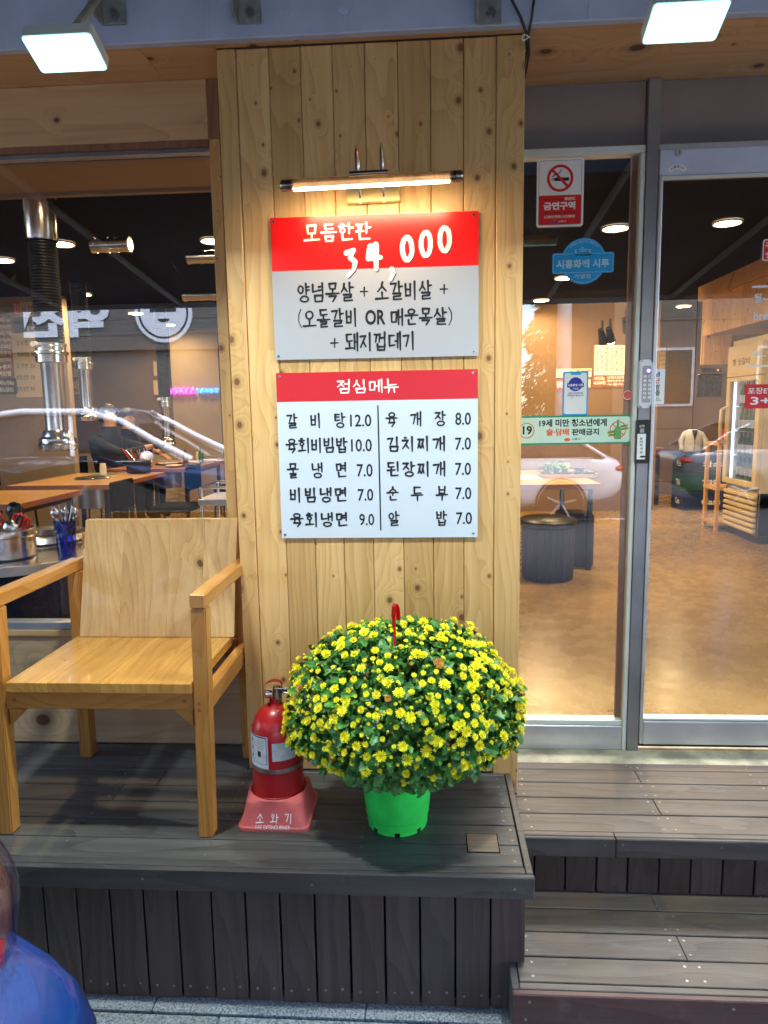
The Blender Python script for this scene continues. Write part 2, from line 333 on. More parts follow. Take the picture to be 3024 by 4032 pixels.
def glassmat(name, f0=.055, smear=0.0, tint=(1, 1, 1)):
    N = Nd(name); t = N.t; t.nodes.remove(N.b)
    geo = N.n('ShaderNodeNewGeometry'); dp = N.n('ShaderNodeVectorMath', operation='DOT_PRODUCT')
    t.links.new(geo.outputs['Normal'], dp.inputs[0]); t.links.new(geo.outputs['Incoming'], dp.inputs[1])
    c = N.mt('ABSOLUTE', dp.outputs['Value']); fr = N.mt('MULTIPLY_ADD', N.mt('POWER', N.mt('SUBTRACT', 1, c), 5), 1-f0, f0)
    tr = N.n('ShaderNodeBsdfTransparent'); tr.inputs[0].default_value = (*tint, 1)
    gl = N.n('ShaderNodeBsdfGlossy'); gl.inputs['Roughness'].default_value = .0
    mx = N.n('ShaderNodeMixShader'); t.links.new(fr, mx.inputs[0]); t.links.new(tr.outputs[0], mx.inputs[1]); t.links.new(gl.outputs[0], mx.inputs[2])
    last = mx.outputs[0]
    if smear:
        p = geo.outputs['Position']; x, y, z = N.sep(p)
        # arcs left by wiping, and drips
        dx = N.mt('SUBTRACT', x, -1.25); dz = N.mt('SUBTRACT', z, 1.95)
        r = N.mt('SQRT', N.mt('ADD', N.mt('MULTIPLY', dx, dx), N.mt('MULTIPLY', dz, dz)))
        arc = N.noise(N.com(N.mt('MULTIPLY', r, 90), N.mt('MULTIPLY', N.mt('ARCTAN2', dz, dx), 2.0), 0.0), 1, 4, .75)
        spot = N.noise(N.com(N.mt('MULTIPLY', x, 70), 0.0, N.mt('MULTIPLY', z, 28)), 1, 4, .7)
        area = N.sm(N.noise(p, 1.7, 3, .6), .42, .7)
        mk = N.mt('MULTIPLY', N.mt('ADD', N.sm(arc, .60, .80), N.mt('MULTIPLY', N.sm(spot, .64, .8), .8)), area)
        up = N.sm(z, 1.55, 2.2)
        mk = N.mt('MULTIPLY', N.mt('MULTIPLY', mk, up), smear, clamp=True)
        df = N.n('ShaderNodeBsdfTranslucent'); df.inputs[0].default_value = (.8, .75, .7, 1)
        g2 = N.n('ShaderNodeBsdfDiffuse'); g2.inputs[0].default_value = (.7, .7, .7, 1)
        ad = N.n('ShaderNodeMixShader'); ad.inputs[0].default_value = .5; t.links.new(df.outputs[0], ad.inputs[1]); t.links.new(g2.outputs[0], ad.inputs[2])
        m2 = N.n('ShaderNodeMixShader'); t.links.new(mk, m2.inputs[0]); t.links.new(last, m2.inputs[1]); t.links.new(ad.outputs[0], m2.inputs[2]); last = m2.outputs[0]
    t.links.new(last, N.out.inputs[0]); return N.m
M['glass'] = glassmat('window_glass', .105, .22)
M['doorglass'] = glassmat('door_glass', .085, .10)
M['clearplastic'] = glassmat('clear_lamp_lens', .10, 0, (.95, .90, .92))
M['bluecup'] = glassmat('smoked_blue_plastic', .06, 0, (.42, .46, .82))
M['fridgeglass'] = glassmat('fridge_door_glass', .05, 0, (.85, .9, 1))

def floor_mat():
    N = Nd('brown_resin_floor'); p = N.n('ShaderNodeNewGeometry').outputs['Position']
    a = N.noise(p, .9, 5, .6, .4); b = N.noise(p, 9, 4, .65)
    c = N.ramp(N.mt('ADD', N.mt('MULTIPLY', a, .85), N.mt('MULTIPLY', b, .15)), [(.3, (.17, .098, .030)), (.5, (.27, .165, .054)), (.72, (.36, .24, .09))])
    sc = N.noise(N.com(N.mt('MULTIPLY', N.sep(p)[0], 3), N.mt('MULTIPLY', N.sep(p)[1], 22), 0.0), 1, 3, .6, 1.5)
    c = N.mix(N.mt('MULTIPLY', N.sm(sc, .66, .7), .35), c, (.09, .05, .03)); fs = N.noise(p, 55, 3, .7); c = N.mix(N.mt('MULTIPLY', N.sm(fs, .64, .74), .22), c, (.10, .06, .03)); c = N.mix(N.mt('MULTIPLY', N.sm(N.noise(p, 1.7, 5, .6, .8), .5, .78), .28), c, (.13, .08, .035))
    N.bump(b, .12, .004); return N.set(col=c, rough=N.mt('MULTIPLY_ADD', b, .3, .12))
M['floor'] = floor_mat()
def granite():
    N = Nd('speckled_granite'); p = N.n('ShaderNodeNewGeometry').outputs['Position']
    a = N.noise(p, 150, 3, .7); b = N.noise(p, 34, 4, .7); d = N.noise(p, 4, 4, .6)
    c = N.ramp(a, [(.36, (.06, .065, .075)), (.47, (.20, .22, .24)), (.6, (.34, .37, .40)), (.70, (.50, .54, .58))])
    c = N.mix(N.mt('MULTIPLY', N.sm(b, .5, .7), .35), c, (.10, .12, .11)); c = N.mix(N.mt('MULTIPLY', N.sm(d, .5, .75), .45), c, (.17, .165, .15))
    N.bump(a, .35, .003); return N.set(col=c, rough=.75)
M['granite'] = granite()
def asphalt():
    N = Nd('asphalt'); p = N.n('ShaderNodeNewGeometry').outputs['Position']
    a = N.noise(p, 120, 3, .7); b = N.noise(p, .8, 4, .6)
    c = N.mix(a, (.03, .03, .032), (.09, .09, .092)); c = N.mix(N.mt('MULTIPLY', N.sm(b, .4, .7), .4), c, (.10, .10, .098))
    N.bump(a, .5, .004); return N.set(col=c, rough=.8)
M['asphalt'] = asphalt()
def flowermat(name, c0, c1):
    N = Nd(name); tc = N.n('ShaderNodeTexCoord').outputs['Object']; x, y, z = N.sep(tc)
    r = N.mt('SQRT', N.mt('ADD', N.mt('MULTIPLY', x, x), N.mt('MULTIPLY', y, y)))
    c = N.mix(N.sm(r, .002, .011), c0, c1); rn = N.n('ShaderNodeObjectInfo').outputs['Random']
    c = N.mix(N.mt('MULTIPLY', rn, .15), c, (.95, .62, .01)); return N.set(col=c, rough=.55, sub=.15)
M['petal'] = flowermat('yellow_petals', (.92, .76, .010), (.95, .93, .03))
M['bud'] = simple('yellow_green_bud', (.50, .52, .03), .5, 0, .4, 40)
def leafmat():
    N = Nd('chrysanthemum_leaf'); p = N.n('ShaderNodeNewGeometry').outputs['Position']
    c = N.ramp(N.noise(p, 45, 3, .6), [(.3, (.018, .085, .010)), (.52, (.042, .18, .02)), (.75, (.10, .29, .04))])
    return N.set(col=c, rough=.42, sub=.0)
M['leaf'] = leafmat()

# ------------------------------------------------------------------ writing
PEND = []
def T(s, x0, x1, z0, z1, y, mat, parent, bold=.0, name='lettering', conv=None, keep=False, shear=0, label=None):
    """gothic lettering fitted into a rectangle of the wall plane y; conv maps (x,y,z) elsewhere"""
    PEND.append((s, x0, x1, z0, z1, y, mat, parent, bold, name, conv, keep, shear))
def flush():
    obs = []
    for q in PEND:
        c = bpy.data.curves.new('t', 'FONT'); c.body = q[0]; c.offset = q[8]; c.resolution_u = 3; c.shear = q[12]
        o = bpy.data.objects.new('t', c); COL.objects.link(o); obs.append(o)
    bpy.context.view_layer.update(); dg = bpy.context.evaluated_depsgraph_get()
    for q, o in zip(PEND, obs):
        s, x0, x1, z0, z1, y, mat, parent, bold, name, conv, keep, sh = q
        me = bpy.data.meshes.new_from_object(o.evaluated_get(dg)); me.materials.clear()
        vs = [v.co.copy() for v in me.vertices]
        if vs:
            a0 = min(v.x for v in vs); a1 = max(v.x for v in vs); b0 = min(v.y for v in vs); b1 = max(v.y for v in vs)
            sx = (x1-x0)/max(a1-a0, 1e-6); sz = (z1-z0)/max(b1-b0, 1e-6)
            if keep: sx = min(sx, sz); sz = sx; x0 = (x0+x1)/2-(a1-a0)*sx/2; z0 = (z0+z1)/2-(b1-b0)*sz/2
            P = [Vector((x0+(v.x-a0)*sx, y, z0+(v.y-b0)*sz)) for v in vs]
            if conv: P = [Vector(conv(p)) for p in P]
            c = sum(P, Vector())/len(P)
            for v, p in zip(me.vertices, P): v.co = p-c
            me.materials.append(mat); me.name = name; link(name, me, c, parent)
    for o in obs: c = o.data; bpy.data.objects.remove(o); bpy.data.curves.remove(c)
    PEND.clear()
def px(l, t, r, b, y):   # photograph rectangle -> (x0,x1,z0,z1) on the plane y
    cx, cy = (l+r)/2, (t+b)/2
    return at(l, cy, y=y).x, at(r, cy, y=y).x, at(cx, b, y=y).z, at(cx, t, y=y).z
# brush lettering drawn stroke by stroke
J = {'ㄱ': [[(.05,.88),(.92,.93),(.5,.0)]], 'ㄴ': [[(.12,1),(.14,.18),(.98,.26)]], 'ㄷ': [[(.08,.92),(.92,.95)],[(.1,.9),(.12,.1),(.98,.16)]],
 'ㄹ': [[(.08,.97),(.88,.98),(.82,.56),(.14,.52),(.12,.04),(.98,.1)]], 'ㅁ': [[(.1,.92),(.14,.05)],[(.1,.92),(.92,.95),(.84,.08),(.14,.05)]],
 'ㅂ': [[(.12,1),(.15,.04)],[(.88,1),(.85,.04)],[(.14,.55),(.85,.57)],[(.15,.06),(.86,.06)]], 'ㅅ': [[(.55,1),(.42,.5),(.0,.02)],[(.48,.6),(.98,.08)]],
 'ㅇ': 'O', 'ㅈ': [[(.04,.92),(.92,.95),(.52,.5),(.02,.03)],[(.5,.5),(.98,.06)]], 'ㅊ': [[(.35,1.12),(.66,1.08)],[(.04,.82),(.92,.85),(.52,.42),(.02,.0)],[(.5,.42),(.98,.04)]],
 'ㅋ': [[(.05,.9),(.9,.93),(.6,.0)],[(.1,.5),(.8,.52)]], 'ㅌ': [[(.08,.95),(.92,.97)],[(.1,.55),(.85,.57)],[(.1,.95),(.12,.06),(.98,.12)]],
 'ㅍ': [[(.05,.92),(.95,.95)],[(.3,.9),(.35,.15)],[(.7,.9),(.65,.15)],[(.0,.08),(1,.12)]], 'ㅎ': 'H',
 'ㅏ': [[(.3,1),(.32,0)],[(.35,.52),(.95,.56)]], 'ㅑ': [[(.3,1),(.32,0)],[(.35,.66),(.9,.7)],[(.35,.36),(.9,.4)]], 'ㅓ': [[(.0,.5),(.6,.52)],[(.65,1),(.65,0)]],
 'ㅕ': [[(.0,.66),(.6,.68)],[(.0,.36),(.6,.38)],[(.65,1),(.65,0)]], 'ㅣ': [[(.5,1),(.52,0)]], 'ㅐ': [[(.15,.92),(.17,.08)],[(.2,.5),(.75,.53)],[(.82,1),(.82,0)]],
 'ㅔ': [[(.0,.5),(.38,.52)],[(.42,.92),(.42,.1)],[(.85,1),(.85,0)]], 'ㅖ': [[(.0,.64),(.38,.66)],[(.0,.38),(.38,.4)],[(.42,.92),(.42,.1)],[(.85,1),(.85,0)]],
 'ㅗ': [[(.5,.95),(.5,.3)],[(.0,.18),(1,.26)]], 'ㅛ': [[(.32,.95),(.34,.3)],[(.66,.95),(.66,.3)],[(.0,.18),(1,.26)]], 'ㅜ': [[(.0,.82),(1,.9)],[(.52,.8),(.5,.0)]],
 'ㅠ': [[(.0,.82),(1,.9)],[(.34,.8),(.28,.0)],[(.68,.8),(.72,.0)]], 'ㅡ': [[(.0,.5),(1,.58)]],
 '+': [[(.0,.5),(.95,.52)],[(.5,.92),(.48,.05)]], '(': [[(.8,1.05),(.35,.72),(.3,.35),(.8,-.05)]], ')': [[(.2,1.05),(.65,.72),(.7,.35),(.2,-.05)]],
 'O': 'O', 'R': [[(.1,1),(.12,.0)],[(.1,.97),(.75,.9),(.7,.6),(.15,.5)],[(.4,.5),(.95,.0)]], ',': [[(.45,.28),(.6,.1),(.3,-.22)]],
 '3': [[(.08,.86),(.75,.98),(.42,.62)],[(.42,.62),(.86,.45),(.72,.12),(.2,-.18)]], '4': [[(.3,.95),(.1,.42),(1,.46)],[(.66,1.02),(.66,-.08)]], '0': 'Z'}
CI = 'ㄱㄲㄴㄷㄸㄹㅁㅂㅃㅅㅆㅇㅈㅉㅊㅋㅌㅍㅎ'; VI = 'ㅏㅐㅑㅒㅓㅔㅕㅖㅗㅘㅙㅚㅛㅜㅝㅞㅟㅠㅡㅢㅣ'
FI = ['', 'ㄱ','ㄲ','ㄳ','ㄴ','ㄵ','ㄶ','ㄷ','ㄹ','ㄺ','ㄻ','ㄼ','ㄽ','ㄾ','ㄿ','ㅀ','ㅁ','ㅂ','ㅄ','ㅅ','ㅆ','ㅇ','ㅈ','ㅊ','ㅋ','ㅌ','ㅍ','ㅎ']
CX = {'ㅘ': 'ㅗㅏ', 'ㅙ': 'ㅗㅐ', 'ㅚ': 'ㅗㅣ', 'ㅝ': 'ㅜㅓ', 'ㅟ': 'ㅜㅣ', 'ㅢ': 'ㅡㅣ', 'ㅞ': 'ㅜㅔ'}
DB = {'ㄲ': 'ㄱ', 'ㄸ': 'ㄷ', 'ㅃ': 'ㅂ', 'ㅆ': 'ㅅ', 'ㅉ': 'ㅈ'}
def jstr(j, b):
    x0, y0, x1, y1 = b
    if j in DB: m = (x0+x1)/2; return jstr(DB[j], (x0, y0, m-.03, y1)) + jstr(DB[j], (m+.02, y0, x1, y1))
    g = J.get(j, [])
    if g == 'O': g = [[(.5+.42*cos(t*pi/6+1.8), .46+.42*sin(t*pi/6+1.8)) for t in range(13)]]
    elif g == 'Z': g = [[(.5+.38*cos(t*pi/6+1.8), .42+.56*sin(t*pi/6+1.8)) for t in range(13)]]
    elif g == 'H': g = [[(.34,1.04),(.66,1.02)],[(.03,.74),(.97,.79)],[(.5+.32*cos(t*pi/5+1.8), .28+.26*sin(t*pi/5+1.8)) for t in range(11)]]
    return [[(x0+(x1-x0)*a, y0+(y1-y0)*c) for a, c in s] for s in g]
def glyph(ch):
    o = ord(ch)-0xAC00
    if not 0 <= o < 11172: return jstr(ch, (.08, .05, .92, .95))
    c, v, f = CI[o//588], VI[(o % 588)//28], FI[o % 28]
    out = []
    if v in CX:
        h, w = CX[v]
        if f: bs = (.02,.64,.54,.98), (.0,.40,.60,.62), (.64,.40,1,1), (.2,.0,.86,.33)
        else: bs = (.04,.5,.54,.96), (.0,.08,.62,.46), (.66,0,1,1), None
        out = jstr(c, bs[0])+jstr(h, bs[1])+jstr(w, bs[2]); fb = bs[3]
    elif v in 'ㅗㅛㅜㅠㅡ':
        if f: out = jstr(c, (.2,.66,.8,1))+jstr(v, (.0,.37,1,.63)); fb = (.2,.0,.82,.31)
        else: out = jstr(c, (.16,.46,.84,.98))+jstr(v, (.0,.0,1,.45)); fb = None
    else:
        if f: out = jstr(c, (.02,.47,.50,.94))+jstr(v, (.56,.42,1,1)); fb = (.16,.0,.92,.36)
        else: out = jstr(c, (.02,.18,.50,.86))+jstr(v, (.56,.0,1,1)); fb = None
    if f: out += jstr(f, fb)
    return out
def capsule(bm, a, b, wa, wb, put, k):
    a, b = Vector(a), Vector(b); d = b-a
    if d.length < 1e-6: return
    d.normalize(); n = Vector((-d.y, d.x)); P = []
    for i in range(5): t = -pi/2+pi*i/4; P.append(b+(d*cos(t)+n*sin(t))*wb)
    for i in range(5): t = pi/2+pi*i/4; P.append(a+(d*cos(t)+n*sin(t))*wa)
    bm.faces.new([bm.verts.new(put(p.x, p.y, k)) for p in P])
def brush(chars, y, mat, parent, w=.075, name='lettering', conv=None, seed=1, dz=.00005):
    """chars: list of (char, x0, x1, z0, z1)"""
    R = random.Random(seed); bm = B(); k = 0
    for ch, x0, x1, z0, z1 in chars:
        W_, H_ = x1-x0, z1-z0; s = min(W_, H_)
        def put(a, b, k):
            p = Vector((a, y-dz*(k % 9), b)); return conv(p) if conv else p
        for st in glyph(ch):
            P = [(x0+a*W_+R.uniform(-.015, .015)*s, z0+b*H_+R.uniform(-.015, .015)*s) for a, b in st]
            n = len(P)
            for i in range(n-1):
                a, b = P[i], P[i+1]
                t0 = 1.18-.38*i/max(n-1, 1); t1 = 1.18-.38*(i+1)/max(n-1, 1)
                if n > 8: t0 = t1 = .92
                capsule(bm, a, b, w*s*t0, w*s*t1, put, k); k += 1
    return fin(name, bm, mat, parent)
def row(s, x0, x1, z0, z1, gap=.06, wid=None):
    """spread the characters of s evenly between x0 and x1"""
    n = len(s); cw = (x1-x0)/n
    return [(c, x0+i*cw+cw*gap/2, x0+(i+1)*cw-cw*gap/2, z0, z1) for i, c in enumerate(s) if c != ' ']

# ================================================================== SETTING
D1, D2, ST, FL, SO, YD, YW = .435, .359, .154, .360, 2.83, .35, .19
box('street', -60, 60, -60, -.98, -.3, -.004, M['asphalt'], kind='structure')
kerb = thing('pavement', (0, -.75, 0), kind='structure')
for i in range(-6, 7):
    g = i*.62+.12
    box('kerb_stone', g-.309, g+.309, -.578, -.30, -.2, .0, M['granite'], kerb, .004)
    box('kerb_stone', g-.309+.2, g+.309+.2, -.97, -.583, -.2, -.004, M['granite'], kerb, .006)
box('floor', -8, 6.5, .43, 8.8, .2, FL, M['floor'], kind='structure')
box('ceiling', -8, 6.5, 1.92, 8.8, 3.014, 3.1, M['matblack'], kind='structure')
box('front_ceiling', -8, .3, .25, 1.87, 3.0, 3.3, M['plaster'], kind='structure')
box('front_ceiling', .303, 6.5, .42, 1.2, 2.93, 3.3, M['plaster'], kind='structure')
box('back_wall', -8, 6.5, 8.8, 8.95, FL-.1, 3.3, M['wallbrown'], kind='structure')
box('left_wall', -8.15, -8, .3, 8.8, FL-.1, 3.3, M['wallbrown'], kind='structure')
box('right_wall', 6.5, 6.65, .3, 8.8, FL-.1, 3.3, M['wallbrown'], kind='structure')
box('partition_wall', -8, -3.98, 5.4, 5.5, FL, 3.2, M['plaster'], kind='structure')

# ---- shop front wall with its cladding
wall = thing('shop_front_wall', (-.2, .2, D1), 'pine clad shop front with a wide window bay at its left and timber soffit above', 'shop front')
ex = [at(800+v*.7836, (235-(v-65)*.042)*.7836, y=0).x for v in (65, 160, 325, 485, 645, 808, 975, 1140, 1308, 1475, 1620)]
for i in range(10):
    a, b = ex[i], ex[i+1]; last = i == 9
    box('cladding_board', a+.0008, b-.0008, 0 if 0 < i < 9 else -.004, .018, D1+.003 if not last else D2+.002, SO-.004, M['pine_z'], wall, .0028)
for i in range(10):
    for z in (D1+.06, 1.28, 2.30, 2.76):
        x = (ex[i]+ex[i+1])/2+((i*7) % 5-2)*.008; fin('nail_head', prism(B(), circ(x, z+((i*3) % 4)*.006, .0021, 8), (-.0005 if 0 < i < 9 else -.0045), .001), M['oldsteel'], wall)
box('backing', ex[0]+.003, ex[10]-.003, .0185, .03, D1, SO, M['matblack'], wall)
box('side_board', ex[0], ex[0]+.018, .031, YW-.001, D1, SO-.004, M['pine_z'], wall, .001)
box('side_board', ex[10]-.018, ex[10], .031, .42, D2, SO-.004, M['pine_z'], wall, .001)
box('core', ex[0]+.02, ex[10]-.02, .031, .30, FL, 3.2, M['plaster'], wall)
for a, b in ((-3.6, -2.1), (-2.099, -.886), (-.885, ex[0]-.001)):
    box('soffit_board', a, b, -.03, YW+.05, SO, SO+.02, M['pine_soffit'], wall, .001)
box('soffit_board', ex[0], ex[10], -.03, .0, SO, SO+.02, M['pine_soffit'], wall, .001)
box('soffit_board', ex[10]+.001, 3.4, -.03, .42, SO+.002, SO+.022, M['pine_soffit'], wall, .001)
box('lintel_board', -3.6, -.742, YW, YW+.03, 2.636, SO-.001, M['pine_x'], wall, .002)
box('lintel_board', -3.6, -.702, .25, .29, 2.60, 3.2, M['plaster'], wall)
box('upright_trim', -.741, -.703, YW+.002, YW+.03, 2.636, SO-.001, M['redwood'], wall, .001)
box('upright_trim', -.702, ex[0]+.002, YW+.002, YW+.05, D1+.001, SO-.001, M['pine_z'], wall, .001)
box('lower_panel', -3.6, -.703, YW, YW+.03, D1, .868, M['ply'], wall, .001)
box('lower_panel', -3.6, -.703, .25, .30, FL, .868, M['plaster'], wall)
# window
win = thing('shop_window', (-2.1, .21, .87), 'large fixed window in a pine frame behind the wooden armchair', 'window')
box('window_head', -3.5, -.742, YW-.004, .24, 2.612, 2.635, M['redwood'], win, .002)
box('window_head', -3.5, -.742, YW+.006, .23, 2.598, 2.611, M['steel_dark'], win)
box('window_jamb', -.741, -.703, YW-.002, .245, .93, 2.635, M['pine_z'], win, .002)
box('window_sill', -3.5, -.703, YW-.012, .25, .869, .893, M['pine_x'], win, .002)
box('window_track', -3.5, -.703, YW-.004, .245, .894, .921, M['alu'], win, .002)
box('glass_pane', -3.5, -.742, .208, .214, .922, 2.598, M['glass'], win)
for x in (-.7225,):
    for z in (1.25, 1.85, 2.4):
        fin('screw_head', lathe(B(), [(0, .0), (.004, .0), (.004, .002), (0, .002)], (0, 0, 0), 10), M['oldsteel'], win).location = Vector((x, YW-.003, z))-WL[win.name]

# ---- steel beam, canopy, brackets
beam = thing('canopy_beam', (0, -.06, SO+.02), 'blue grey painted steel beam running above the timber soffit', 'beam')
box('beam_web', -4.2, 4.2, -.062, -.031, SO-.004, 3.02, M['beampaint'], beam, .003)
box('beam_flange', -4.2, 4.2, -.030, .06, SO+.03, SO+.05, M['beampaint'], beam, .003)
for pxx in (820, 1110, 1360, 2320): 
    x = at(pxx, 100, y=-.06).x
    box('welded_joint', x-.004, x+.004, -.0655, -.0625, SO+.0, 3.0, M['beampaint'], beam, .001)
for pxx in (1118, 1355):
    c = at(pxx, 32, y=-.065); fin('bolt_cover', prism(B(), circ(c.x, c.z, .02, 16), -.068, -.0626), M['beampaint'], beam)
for pxx, w in ((980, 1), (1928, 1), (445, 0)):
    c = at(pxx, 55 if w else 60, y=-.08)
    t = thing('roof_bracket', (c.x, -.08, c.z-.03), {980: 'pale bolted angle bracket on the beam above the clad pillar', 1928: 'pale bolted bracket on the beam at the right end of the pillar', 445: 'pale angled bracket on the beam beside the left flood light'}[pxx], 'bracket', 'brackets bolted to the canopy beam')
    box('bracket_plate', c.x-.035, c.x+.035, -.074, -.0665, c.z-.022, c.z+.20, M['bracket'], t, .002)
    box('bracket_flange', c.x-.041, c.x-.035, -.13, -.0665, c.z-.022, c.z+.20, M['bracket'], t, .002)
    fin('bolt', prism(B(), circ(c.x+.004, c.z+.004, .0135, 6), -.088, -.0745), M['steel_dark'], t)
    fin('bolt', prism(B(), circ(c.x-.002, c.z+.09, .0135, 6), -.088, -.0745), M['steel_dark'], t)
tag(fin('conduit_pipe', tube(B(), [(-4.2, -.11, 2.985), (-1.3, -.11, 2.985), (-1.22, -.11, 3.0), (4.2, -.11, 3.0)], .026, 14), M['pipepaint'], smooth=.6), 'pale conduit pipe fixed along the top of the blue grey beam', 'pipe')
cano = thing('street_canopy', (0, -1.8, 2.7), 'dark sheet canopy sloping out over the pavement from the beam', 'canopy')
fin('canopy_sheet', hexa(B(), [(-4.6, -3.4, 2.66), (4.6, -3.4, 2.66), (4.6, .3, 3.08), (-4.6, .3, 3.08), (-4.6, -3.4, 2.69), (4.6, -3.4, 2.69), (4.6, .3, 3.11), (-4.6, .3, 3.11)]), M['awning'], cano)
box('canopy_edge', -4.6, 4.6, -3.43, -3.401, 2.62, 2.72, M['beampaint'], cano)
for i in range(-4, 5): fin('rafter', tube(B(), [(i*1.05, -3.38, 2.63), (i*1.05, -.14, 3.0)], .022, 6), M['pipepaint'], cano)
# hanging cables at the pillar's right corner
cb = thing('hanging_cables', (.30, -.05, 2.75), 'black cables looping down from the beam to the pillar corner', 'cable')
p0, p1, p2 = at(2015, 0, y=-.10), at(2072, 130, y=-.075), at(2076, 195, y=.06)
fin('cable', tube(B(), [p0+Vector((-.03, 0, .10)), p0, (p0+p1)/2+Vector((.005, 0, -.002)), p1, p2, p2+Vector((0, .1, -.02))], .0045, 8), M['black'], cb, smooth=1)
q0 = at(2102, 0, y=-.11)
fin('cable', tube(B(), [q0+Vector((.005, 0, .10)), q0, at(2093, 70, y=-.105), at(2080, 130, y=-.085), p2+Vector((.006, 0, -.01)), p2+Vector((.006, .1, -.04))], .004, 8), M['black'], cb, smooth=1)
fin('cable_tie', tube(B(), [Vector((p1.x+.012*cos(t), p1.y+.012*sin(t), p1.z-.012+.004*sin(t*2))) for t in [k*pi/4 for k in range(8)]], .002, 6, closed=True), M['white'], cb)

# ---- flood lights
def flood(cx, lab):
    c = Vector((cx, -.648, 2.523)); t = thing('flood_light', c, lab, 'flood light', 'flood lights under the canopy')
    A = rad(24.3); u = Vector((1, 0, 0)); v = Vector((0, cos(A), -sin(A))); n = Vector((0, -sin(A), -cos(A)))
    def P(a, b, h): return c+u*a+v*b+n*h
    def plate(w, d, h0, h1, r):
        bm = B(); pl = rrect(-w, w, -d, d, r, 4)
        a = [bm.verts.new(P(x, y, h0)) for x, y in pl]; b = [bm.verts.new(P(x, y, h1)) for x, y in pl]
        bm.faces.new(a); bm.faces.new(b[::-1])
        for i in range(len(a)): bm.faces.new((a[i], a[(i+1) % len(a)], b[(i+1) % len(a)], b[i]))
        return bm
    fin('housing', plate(.081, .048, -.03, -.002, .008), M['alu_pale'], t)
    fin('glass_cover', plate(.079, .046, -.0018, .0004, .008), M['floodrim'], t)
    fin('led_panel', plate(.066, .036, .0006, .0016, .010), M['flood'], t)
    fin('mounting_arm', tube(B(), [P(0, .0, -.03), P(0, .02, -.10), (c.x, -.40, 2.80), (c.x, -.12, 2.93)], .010, 8), M['bracket'], t)
    for s in (-1, 1): fin('heat_fin', plate(.07, .004, -.045, -.0305, .001), M['alu'], t).location += v*.018*s
    L = bpy.data.lights.new('flood_glow', 'AREA'); L.shape = 'RECTANGLE'; L.size = .13; L.size_y = .07; L.energy = 4.0; L.color = (.86, 1, .94)
    o = bpy.data.objects.new('flood_glow', L); COL.objects.link(o); o.parent = t; o.location = n*.004; o.rotation_euler = n.to_track_quat('-Z', 'Y').to_euler()
M['floodrim'] = emit('flood_light_glass_rim', (.30, .75, .80), .34)
flood(-.8212, 'lit flood light hanging at the upper left in front of the beam')
flood(.5655, 'lit flood light hanging at the upper right above the glass door')

# ---- picture light
pl = thing('picture_light', (-.16, -.12, 2.36), 'lit bronze picture light bar above the red price sign', 'wall light')
a, b = at(1111, 733, y=-.15), at(1817, 693, y=-.15); ax = (a.x+b.x)/2; zz = 2.376; hw = (b.x-a.x)/2
bm = B(); n = 20
pr = [(.0165*cos(t), .0165*sin(t)) for t in [rad(-52+284*k/n) for k in range(n+1)]]
ra = [bm.verts.new((ax-hw, -.15+p[0], zz+p[1])) for p in pr]; rb = [bm.verts.new((ax+hw, -.15+p[0], zz+p[1])) for p in pr]
for k in range(n): bm.faces.new((ra[k], ra[k+1], rb[k+1], rb[k]))
bmesh.ops.solidify(bm, geom=bm.faces[:], thickness=.0015)
fin('lamp_shade', bm, M['gunmetal'], pl, smooth=.6)
for s in (-1, 1): fin('end_cap', tube(B(), [(ax+s*(hw-.03 if s > 0 else hw-.03), -.15, zz), (ax+s*(hw-.001), -.15, zz), (ax+s*(hw+.005), -.15, zz)], [.0158, .0172, .012], 20), M['gunmetal'], pl, smooth=.6)
fin('light_tube', tube(B(), [(ax-hw+.035, -.152, zz-.0065), (ax+hw-.035, -.152, zz-.0065)], .0112, 14), M['tubeglow'], pl, smooth=.9)
mx = [at(v, 690, y=-.05).x for v in (785*.7836+800, 905*.7836+800)]
fin('bracket_bar', tube(B(), [(mx[0]-.02, -.15, zz+.022), (mx[0], -.15, zz+.022), (mx[1], -.15, zz+.022), (mx[1]+.02, -.15, zz+.022)], .0085, 14), M['gunmetal'], pl, smooth=.6)
for x in mx:
    fin('curved_arm', tube(B(), [(x, -.15, zz+.022)]+[(x, -.10-.05*cos(t), zz+.065+.05*sin(t)) for t in [k*pi/8 for k in range(9)]]+[(x, -.05, zz+.0), (x, -.02, zz-.02)], .0038, 10), M['chrome'], pl, smooth=1)
    fin('fixing_knob', tube(B(), [(x, -.036, zz-.022), (x, -.024, zz-.022)], .007, 12), M['brass'], pl, smooth=.6)
box('wall_plate', mx[0]-.045, mx[1]+.050, -.024, -.0045, 2.352, 2.402, M['brass'], pl, .002)
L = bpy.data.lights.new('picture_glow', 'AREA'); L.shape = 'RECTANGLE'; L.size = .46; L.size_y = .02; L.energy = .20; L.color = (1, .72, .40)
o = bpy.data.objects.new('picture_glow', L); COL.objects.link(o); o.parent = pl; o.location = Vector((ax, -.150, zz-.020))-WL[pl.name]; o.rotation_euler = Vector((0, .55, -1)).to_track_quat('-Z', 'Y').to_euler()

